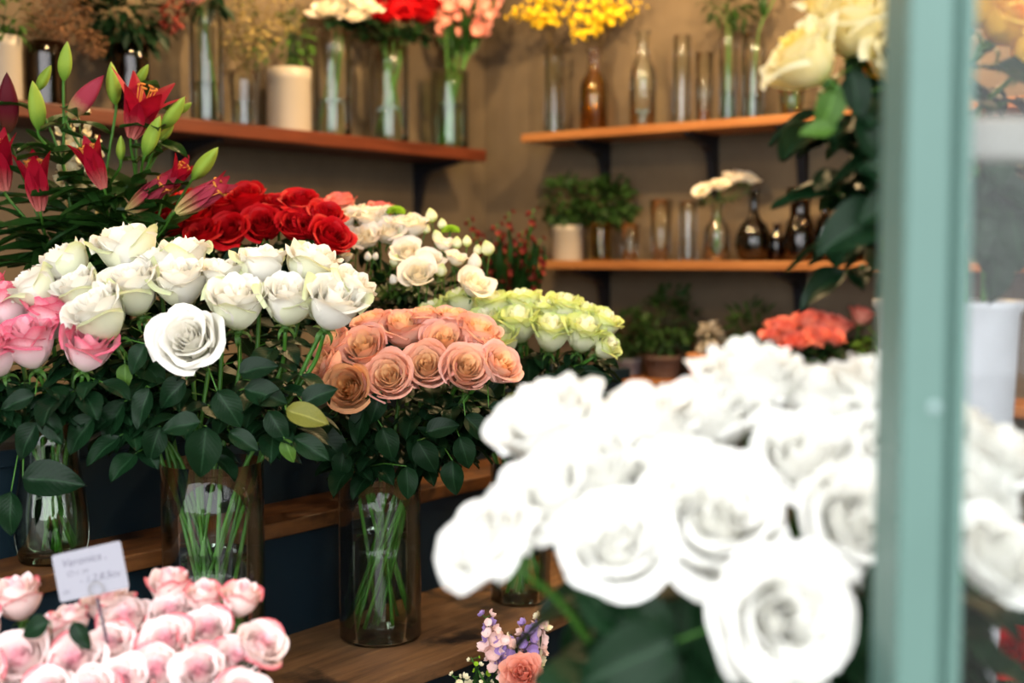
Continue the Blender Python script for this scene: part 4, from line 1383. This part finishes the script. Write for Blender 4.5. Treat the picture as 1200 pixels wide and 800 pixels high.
def loose(name, label, cat, P, rim, parts, seed, group=None, stem='stem_b', n=10):
    """an airy bunch standing in a vase"""
    t = empty(name, P + Vector((0, 0, .008)))
    setp(t, label, cat, group)
    o = P + Vector((0, 0, .008))
    for i, (nm, mat, c, rad, nn, size, asp) in enumerate(parts):
        mass(nm, t, o, mat, c, rad, nn, size, asp, seed + i, shell=0.1)
    c, rad = parts[0][2], parts[0][3]
    rg = random.Random(seed); m2 = MB()
    for i in range(n):
        e = Vector((c.x + rg.uniform(-.8, .8) * rad[0], c.y + rg.uniform(-.8, .8) * rad[1], c.z + rg.uniform(-.4, .7) * rad[2]))
        s = Vector((rg.uniform(-1, 1), rg.uniform(-1, 1), 0)) * rim[0] * .5
        k = Vector((rg.uniform(-1, 1), rg.uniform(-1, 1), 0)) * rim[0] * .5
        path = cat_path([P + s + Vector((0, 0, .01)), P + k + Vector((0, 0, rim[1])), e], 5)
        m2.tube([q - o for q in path], 0.0014, 5)
    m2.obj('stems', M[stem], t)
    return t


def rad_px(P, w):
    return w / 2 * P.y / FPX


# ---- left shelf
P = on_left(4); r = rad_px(P, 46); h = pxh(P, 43)
pot('white ceramic pot of green leaves at the left shelf end', P, r, h, M['ceramic'], [(M['leaf_l'], at(8, 22, P.y), (.06, .05, .06), 60, .04, .4)], 3, 0.98)
P = on_left(55); r = rad_px(P, 44); h = pxh(P, 50)
vase('glass_vase', 'brown tinted glass vase of dried brown sea lavender', 'vase', P, cyl(r, h), M['glass_b'])
loose('dried_bunch', 'airy bunch of dried brown sea lavender', 'dried flowers', P, (r, h),
      [('blossoms', M['brownf'], at(66, 18, P.y), (.09, .07, .075), 1400, .008, .8), ('blossoms', M['brownf'], at(108, 52, P.y), (.04, .04, .035), 350, .007, .8)], 14, n=16)
P = on_left(155); r = rad_px(P, 42); h = pxh(P, 52)
vase('glass_vase', 'dark brown glass vase below a bunch of dark leaves', 'vase', P, cyl(r, h), M['glass_b'])
loose('leafy_bunch', 'bunch of very dark green leaves with rust-red tips', 'foliage', P, (r, h),
      [('foliage', M['leaf'], at(140, 18, P.y), (.12, .09, .09), 240, .06, .38), ('blossoms', M['redf'], at(200, 14, P.y), (.03, .03, .05), 120, .02, .5)], 15, stem='stem_d', n=10)
P = on_left(243); r = rad_px(P, 38); h = pxh(P, 2)
vase('glass_vase', 'tallest clear glass cylinder on the left shelf', 'vase', P, cyl(r, h), M['glass'], 0.12)
loose('leafy_bunch', 'dark leafy stems in the tallest glass cylinder', 'foliage', P, (r, h), [('foliage', M['leaf'], at(243, -10, P.y), (.05, .05, .06), 50, .06, .4)], 16, stem='stem_d', n=9)
VS = Vs(P, r, h)
bunch('coral', VS, [(228, -2, 30, 10, -10)], P.y - .03, 0.5, 'orange rose at the top of the tallest glass cylinder', None, nl=1, seed=17)
P = on_left(287); r = rad_px(P, 38); h = pxh(P, 84)
vase('glass_vase', 'slim clear glass vase of yellowish wax flowers', 'vase', P, cyl(r * .8, h, r * .2), M['glass'], 0.08)
loose('wax_flower_bunch', 'airy bunch of yellowish wax flowers', 'flowers', P, (r * .8, h),
      [('blossoms', M['waxf'], at(290, 28, P.y), (.10, .07, .11), 500, .013, .8), ('foliage', M['leaf_l'], at(290, 40, P.y), (.08, .06, .11), 300, .02, .2)], 18, stem='stem_b', n=16)
P = on_left(339); r = rad_px(P, 52); h = pxh(P, 81)
pot('plain white ceramic cylinder pot of olive leaves in mid shelf', P, r, h, M['ceramic'],
    [(M['leaf_l'], at(345, 45, P.y), (.055, .05, .09), 90, .035, .42), (M['waxf'], at(340, 18, P.y), (.05, .05, .06), 120, .015, .7)], 19, 0.99)
P = on_left(390); r = rad_px(P, 44); h = pxh(P, 36)
vase('glass_vase', 'clear glass vase of cream mop-head flowers', 'vase', P, cyl(r, h), M['glass'], 0.12)
VS = Vs(P, r, h)
SETS['mum'] = [bloom_set('mum', M['lisi'], 71 + i, N=34, nsplit=0, Hin=0.5, Hout=0.34, flare=0.3, ruffle=0.06, curl=0.04, ns=6, nt=6) for i in range(2)]
bunch('mum', VS, [(384, 4, 44, 30, -12), (412, 8, 44, 34, 6), (400, -12, 44, 10, 0), (430, 2, 36, 20, 20)], P.y - .03, 0.5, 'cream mop-head flower in the glass vase by the red roses', 'cream mop-head flowers', nl=5, seed=20, cat='flower', name='mophead_flower')
P = on_left(456); r = rad_px(P, 46); h = pxh(P, 55)
vase('glass_vase', 'clear glass vase of dark red roses on the left shelf', 'vase', P, cyl(r, h), M['glass'], 0.12)
bunch('red', Vs(P, r, h), [(432, 12, 26, 30, -16), (452, 18, 26, 40, -4), (474, 16, 28, 40, 6), (494, 18, 28, 34, 20), (462, 0, 26, 14, 0), (484, -2, 26, 14, 10), (442, -4, 26, 10, -8), (502, 4, 26, 20, 24)],
      P.y - .02, 0.8, 'dark red rose on the left shelf', 'dark red roses on the shelf', nl=4, seed=22)
P = on_left(527); r = rad_px(P, 46); h = pxh(P, 84)
vase('glass_vase', 'greenish glass vase of pink gladioli at the shelf end', 'vase', P, cyl(r * .96, h), M['glass_g'], 0.16)
for i, (px, py) in enumerate(((520, -30), (545, -40), (560, -25), (585, -12), (532, -20), (575, -35))):
    spike('gladiolus', 'salmon pink gladiolus spike in the greenish vase', 'flower', 'pink gladioli on the left shelf', Vs(P, r * .9, h), at(px, py, P.y - .03 + .015 * i), ['pink'], 18, 0.045, 0.02, 230 + i, 0.62, 4, 0.15, 'lily', sr=0.005)

# ---- right upper shelf
def glass(px, w, top, label, mat='glass', z=RZ1, shape='cyl', water=None, name='glass_vase', cat='vase', y=-0.115):
    P = on_right(px, z, y); r = rad_px(P, w); h = pxh(P, top)
    if shape == 'cyl':
        pr = cyl(r, h)
    elif shape == 'bottle':
        pr = [(r * .9, 0), (r, .005), (r, h * .5), (r * .92, h * .6), (r * .5, h * .72), (r * .42, h * .8), (r * .42, h * .95), (r * .55, h * .97), (r * .55, h)]
    elif shape == 'flask':
        pr = [(r * .6, 0), (r * .85, h * .05), (r, h * .22), (r * .97, h * .36), (r * .75, h * .5), (r * .35, h * .6), (r * .22, h * .7), (r * .22, h * .95), (r * .34, h)]
    elif shape == 'jug':
        pr = [(r * .85, 0), (r, h * .06), (r * 1.0, h * .35), (r * .8, h * .52), (r * .62, h * .62), (r * .6, h * .88), (r * .82, h * .92), (r * .82, h)]
    else:
        pr = [(r * .7, 0), (r * .72, .004), (r * .8, h * .4), (r, h)]
    vase(name, label, cat, P, pr, M[mat], water)
    return P, r, h


def yspray(P, r, h, tips, seed, lb):
    for i, (px, py) in enumerate(tips):
        spike('yellow_orchid_spray', lb, 'flower', 'yellow blossom sprays', Vs(P, r * .6, h), at(px, py, P.y + (i % 3 - 1) * .04), ['yellow'], 24, 0.021, 0.05, seed + i, 0.75, 0, stem='stem_b', bend=.03, sr=.0016)


P, r, h = glass(649, 22, 52, 'narrow clear glass cylinder at the corner end of the shelf', water=.08)
yspray(P, r, h, [(598, 22), (620, 2), (645, -10), (630, 30)], 300, 'arching spray of yellow blossom in the corner cylinder')
P, r, h = glass(695, 32, 58, 'shouldered glass bottle of yellow blossom', 'glass_y', shape='bottle')
yspray(P, r, h, [(665, 10), (690, -5), (715, -12), (745, 12), (728, 2), (700, 25), (680, 50)], 320, 'spray of yellow blossom in the shouldered bottle')
glass(752, 30, 36, 'shouldered clear bottle, empty, beside the yellow blossom', shape='bottle', water=.06)
glass(797, 20, 42, 'empty slim clear glass tube on the upper shelf')
P, r, h = glass(851, 20, 30, 'slim clear glass tube holding a dark leafy stem', water=.1)
loose('leafy_bunch', 'dark leafy branch in a slim glass tube', 'foliage', P, (r, h), [('foliage', M['fern'], at(856, 8, P.y), (.09, .05, .05), 110, .045, .3)], 340, stem='stem', n=5)
glass(823, 22, 62, 'short clear tumbler between slim tubes on the upper shelf', shape='tumbler')
P, r, h = glass(880, 26, 40, 'clear glass cylinder right of the leafy branch', water=.08)
spike('green_stem', 'single bare green stem in a clear cylinder', 'stem', None, Vs(P, r * .6, h), at(915, -20, P.y), ['lime'], 5, .012, .01, 345, .3, 3, .1, 'lily', sr=.003)
P, r, h = glass(925, 34, 90, 'low greenish tumbler of leaves near the bracket', 'glass_g', shape='tumbler')
loose('leafy_bunch', 'small leafy bunch with red berries in a low tumbler', 'foliage', P, (r, h), [('foliage', M['leaf_l'], at(928, 78, P.y), (.035, .03, .05), 60, .03, .4), ('blossoms', M['redf'], at(925, 106, P.y), (.03, .03, .006), 20, .012, .8)], 350, stem='stem', n=6)

# ---- right middle shelf
P = on_right(666, RZ2); r = rad_px(P, 38); h = pxh(P, 264)
pot('white ceramic pot of round green leaves on the middle shelf', P, r, h, M['ceramic'], [(M['fern'], at(662, 238, P.y), (.085, .06, .085), 200, .04, .6)], 360, 0.96)
P, r, h = glass(703, 28, 262, 'amber glass vase of green leaves beside the white pot', 'glass_y', RZ2, 'cyl', .06)
loose('leafy_bunch', 'dense bunch of green leaves in the amber vase', 'foliage', P, (r, h), [('foliage', M['fern'], at(714, 236, P.y), (.10, .06, .08), 230, .04, .6)], 361, stem='stem', n=8)
glass(738, 24, 262, 'small empty clear tumbler beside the amber vase', z=RZ2, shape='tumbler')
glass(774, 28, 234, 'tall empty clear tumbler on the middle shelf', z=RZ2, shape='tumbler', water=.05)
glass(806, 20, 236, 'slim empty clear glass tube on the middle shelf', z=RZ2)
P, r, h = glass(840, 30, 240, 'clear bottle holding small cream flowers', z=RZ2, shape='bottle', water=.05)
bunch('lisi', Vs(P, r * .4, h), [(821, 226, 18, 40, -20), (830, 220, 16, 20, -10), (844, 217, 20, 30, 0), (858, 209, 20, 20, 10), (870, 207, 20, 20, 14), (880, 210, 18, 30, 20)], P.y - .02, .5,
      'small cream-peach flower in a clear bottle on the middle shelf', 'small cream flowers on the middle shelf', nl=1, seed=362, cat='flower', name='cream_flower', leaf_len=.025, stem_r=.0012)
glass(883, 42, 222, 'round smoky flask with a thin neck', 'glass_s', RZ2, 'flask', name='glass_flask', cat='flask')
glass(937, 38, 220, 'brown glass jug-shaped bottle with a wide lip', 'glass_b', RZ2, 'jug', name='brown_bottle', cat='bottle')
glass(966, 22, 232, 'slim dark bottle beside the brown jug bottle', 'glass_b', RZ2, 'bottle', name='brown_bottle', cat='bottle', y=-.05)
glass(996, 34, 222, 'wide dark bottle half behind a rose leaf', 'glass_b', RZ2, 'jug', name='brown_bottle', cat='bottle')
glass(910, 20, 262, 'small dark bottle between flask and brown jug bottle', 'glass_b', RZ2, 'bottle', name='brown_bottle', cat='bottle', y=-.06)
P = on_right(1043, RZ2); pot('terracotta pot of trailing leaves at the end of the middle shelf', P, rad_px(P, 44), pxh(P, 272), M['terra'], [(M['fern'], at(1050, 258, P.y), (.06, .05, .05), 70, .04, .5)], 365)

# ---- right lowest shelf
P = on_right(737, RZ3); pot('small grey clay pot of bushy green leaves', P, rad_px(P, 36), pxh(P, 420), M['greypot'], [(M['fern'], at(732, 392, P.y), (.09, .06, .08), 200, .035, .5)], 370)
P = on_right(778, RZ3); pot('dark clay pot of a tall bushy plant', P, rad_px(P, 46), pxh(P, 416), M['darkpot'], [(M['fern'], at(785, 376, P.y), (.12, .07, .11), 300, .04, .4)], 372)
P = on_right(824, RZ3, -.14); pot('pale terracotta pot of a silvery cactus-like plant', P, rad_px(P, 36), pxh(P, 414), M['terra'], [(M['silver'], at(832, 398, P.y), (.04, .04, .055), 260, .02, .5)], 374)
P = on_right(882, RZ3); pot('clay pot of upright green leaves left of coral roses', P, rad_px(P, 36), pxh(P, 420), M['darkpot'], [(M['fern'], at(880, 392, P.y), (.08, .06, .09), 160, .05, .3)], 376)
P = on_right(955, RZ3); vase('glass_vase', 'glass vase of coral roses on the lowest shelf', 'vase', P, cyl(.055, .13), M['glass'], .08)
bunch('coral', Vs(P, .05, .13), [(905, 396, 26, 24, -18), (922, 386, 28, 20, -10), (945, 378, 28, 10, -4), (967, 380, 28, 14, 6), (984, 384, 26, 20, 16), (935, 402, 28, 36, -6), (957, 398, 30, 36, 2), (925, 404, 24, 36, -12), (975, 398, 26, 34, 10), (948, 372, 24, 0, 0), (910, 384, 24, 10, -12)],
      P.y - .04, .8, 'coral orange rose in the bunch on the lowest shelf', 'coral roses on the lowest shelf', nl=4, seed=380)
bunch('coral', Vs(P, .05, .13), [(1010, 372, 28, 4, 14)], P.y, .5, 'single dusky pink rose standing taller right of the coral bunch', None, nl=3, seed=381)
P = on_right(1050, RZ3); pot('clay pot of yellow-green small-leaved shrub by the post', P, rad_px(P, 50), pxh(P, 440), M['darkpot'], [(M['leaf_l'], at(1042, 410, P.y), (.10, .07, .06), 260, .028, .5)], 384)

# ---- tall red spikes behind the ivory flowers
sp_ = rm(1.0, -1.12, PZ3)
vase('glass_vase', 'glass vase of rust-red flower spikes at the stand end', 'vase', sp_, cyl(.045, .14), M['glass'], .08)
for i, (px, py) in enumerate(((582, 262), (596, 248), (612, 270), (625, 244), (604, 290), (633, 280), (590, 300), (548, 256), (560, 275), (640, 300))):
    spike('red_spike_flower', 'rust-red flower spike standing at the end of the stepped stand', 'flower', 'rust-red spikes at the stand end', Vs(sp_, .04, .14), at(px, py, 3.28 + .03 * (i % 3)), ['red'], 11, .022, .012, 400 + i, .6, 8, .12, 'lily', sr=.0025)
# dusky pink flowers peeping over the scarlet roses
pv2 = at(425, 400, 2.74); pv2.z = PZ3
vase('glass_vase', 'glass vase of dusky pink roses behind the ivory spray flowers', 'vase', pv2, cyl(.045, .2), M['glass'], .1)
bunch('coral', Vs(pv2, .04, .2), [(400, 243, 36, 20, -6), (382, 246, 30, 10, -10), (446, 250, 30, 10, 4)], 2.68, .3, 'dusky pink rose peeping over the ivory spray flowers', 'dusky pink roses behind ivory flowers', nl=2, seed=420)

# ---- dark cut greenery packed behind the white and ivory flowers
gv = at(215, 400, 2.30); gv.z = PZ3
vase('glass_vase', 'dark glass vase of cut greenery hidden behind the ivory-white roses', 'vase', gv, cyl(.05, .1), M['glass_b'])
loose('cut_greenery', 'dense dark cut greenery filling the gap behind the ivory-white roses', 'foliage', gv, (.05, .1),
      [('foliage', M['leaf'], at(225, 395, 2.22), (.22, .09, .10), 520, .055, .45)], 500, stem='stem_d', n=12)
loose('cut_greenery', 'dark and light greenery under the ivory spray flowers', 'foliage', sv, (.045, .17),
      [('foliage', M['leaf'], at(470, 352, 2.62), (.17, .07, .07), 330, .05, .42), ('foliage', M['leaf_l'], at(505, 340, 2.55), (.08, .04, .04), 60, .025, .3)], 510, stem='stem_d', n=10)

# ------------------------------------------------------------------ ceiling bulbs
def bulb_mat():
    t = NT('lit_bulb')
    return t.done(t.n('ShaderNodeEmission', {'Color': (1.0, 0.72, 0.4), 'Strength': 30.0}).outputs[0])


BM = bulb_mat()
for lo in [q for q in list(COL.objects) if q.type == 'LIGHT']:
    t = empty('ceiling_lamp', (lo.location.x, lo.location.y, 2.95))
    setp(t, 'black ceiling lamp holder with a warm bulb', 'lamp', 'ceiling lamps')
    m2 = MB(); m2.lathe([(0.0005, -.001), (.05, -.001), (.05, -.02), (.012, -.025), (.012, -.13), (.022, -.135), (.022, -.16), (.0005, -.16)], 16); m2.obj('holder', M['iron'], t)
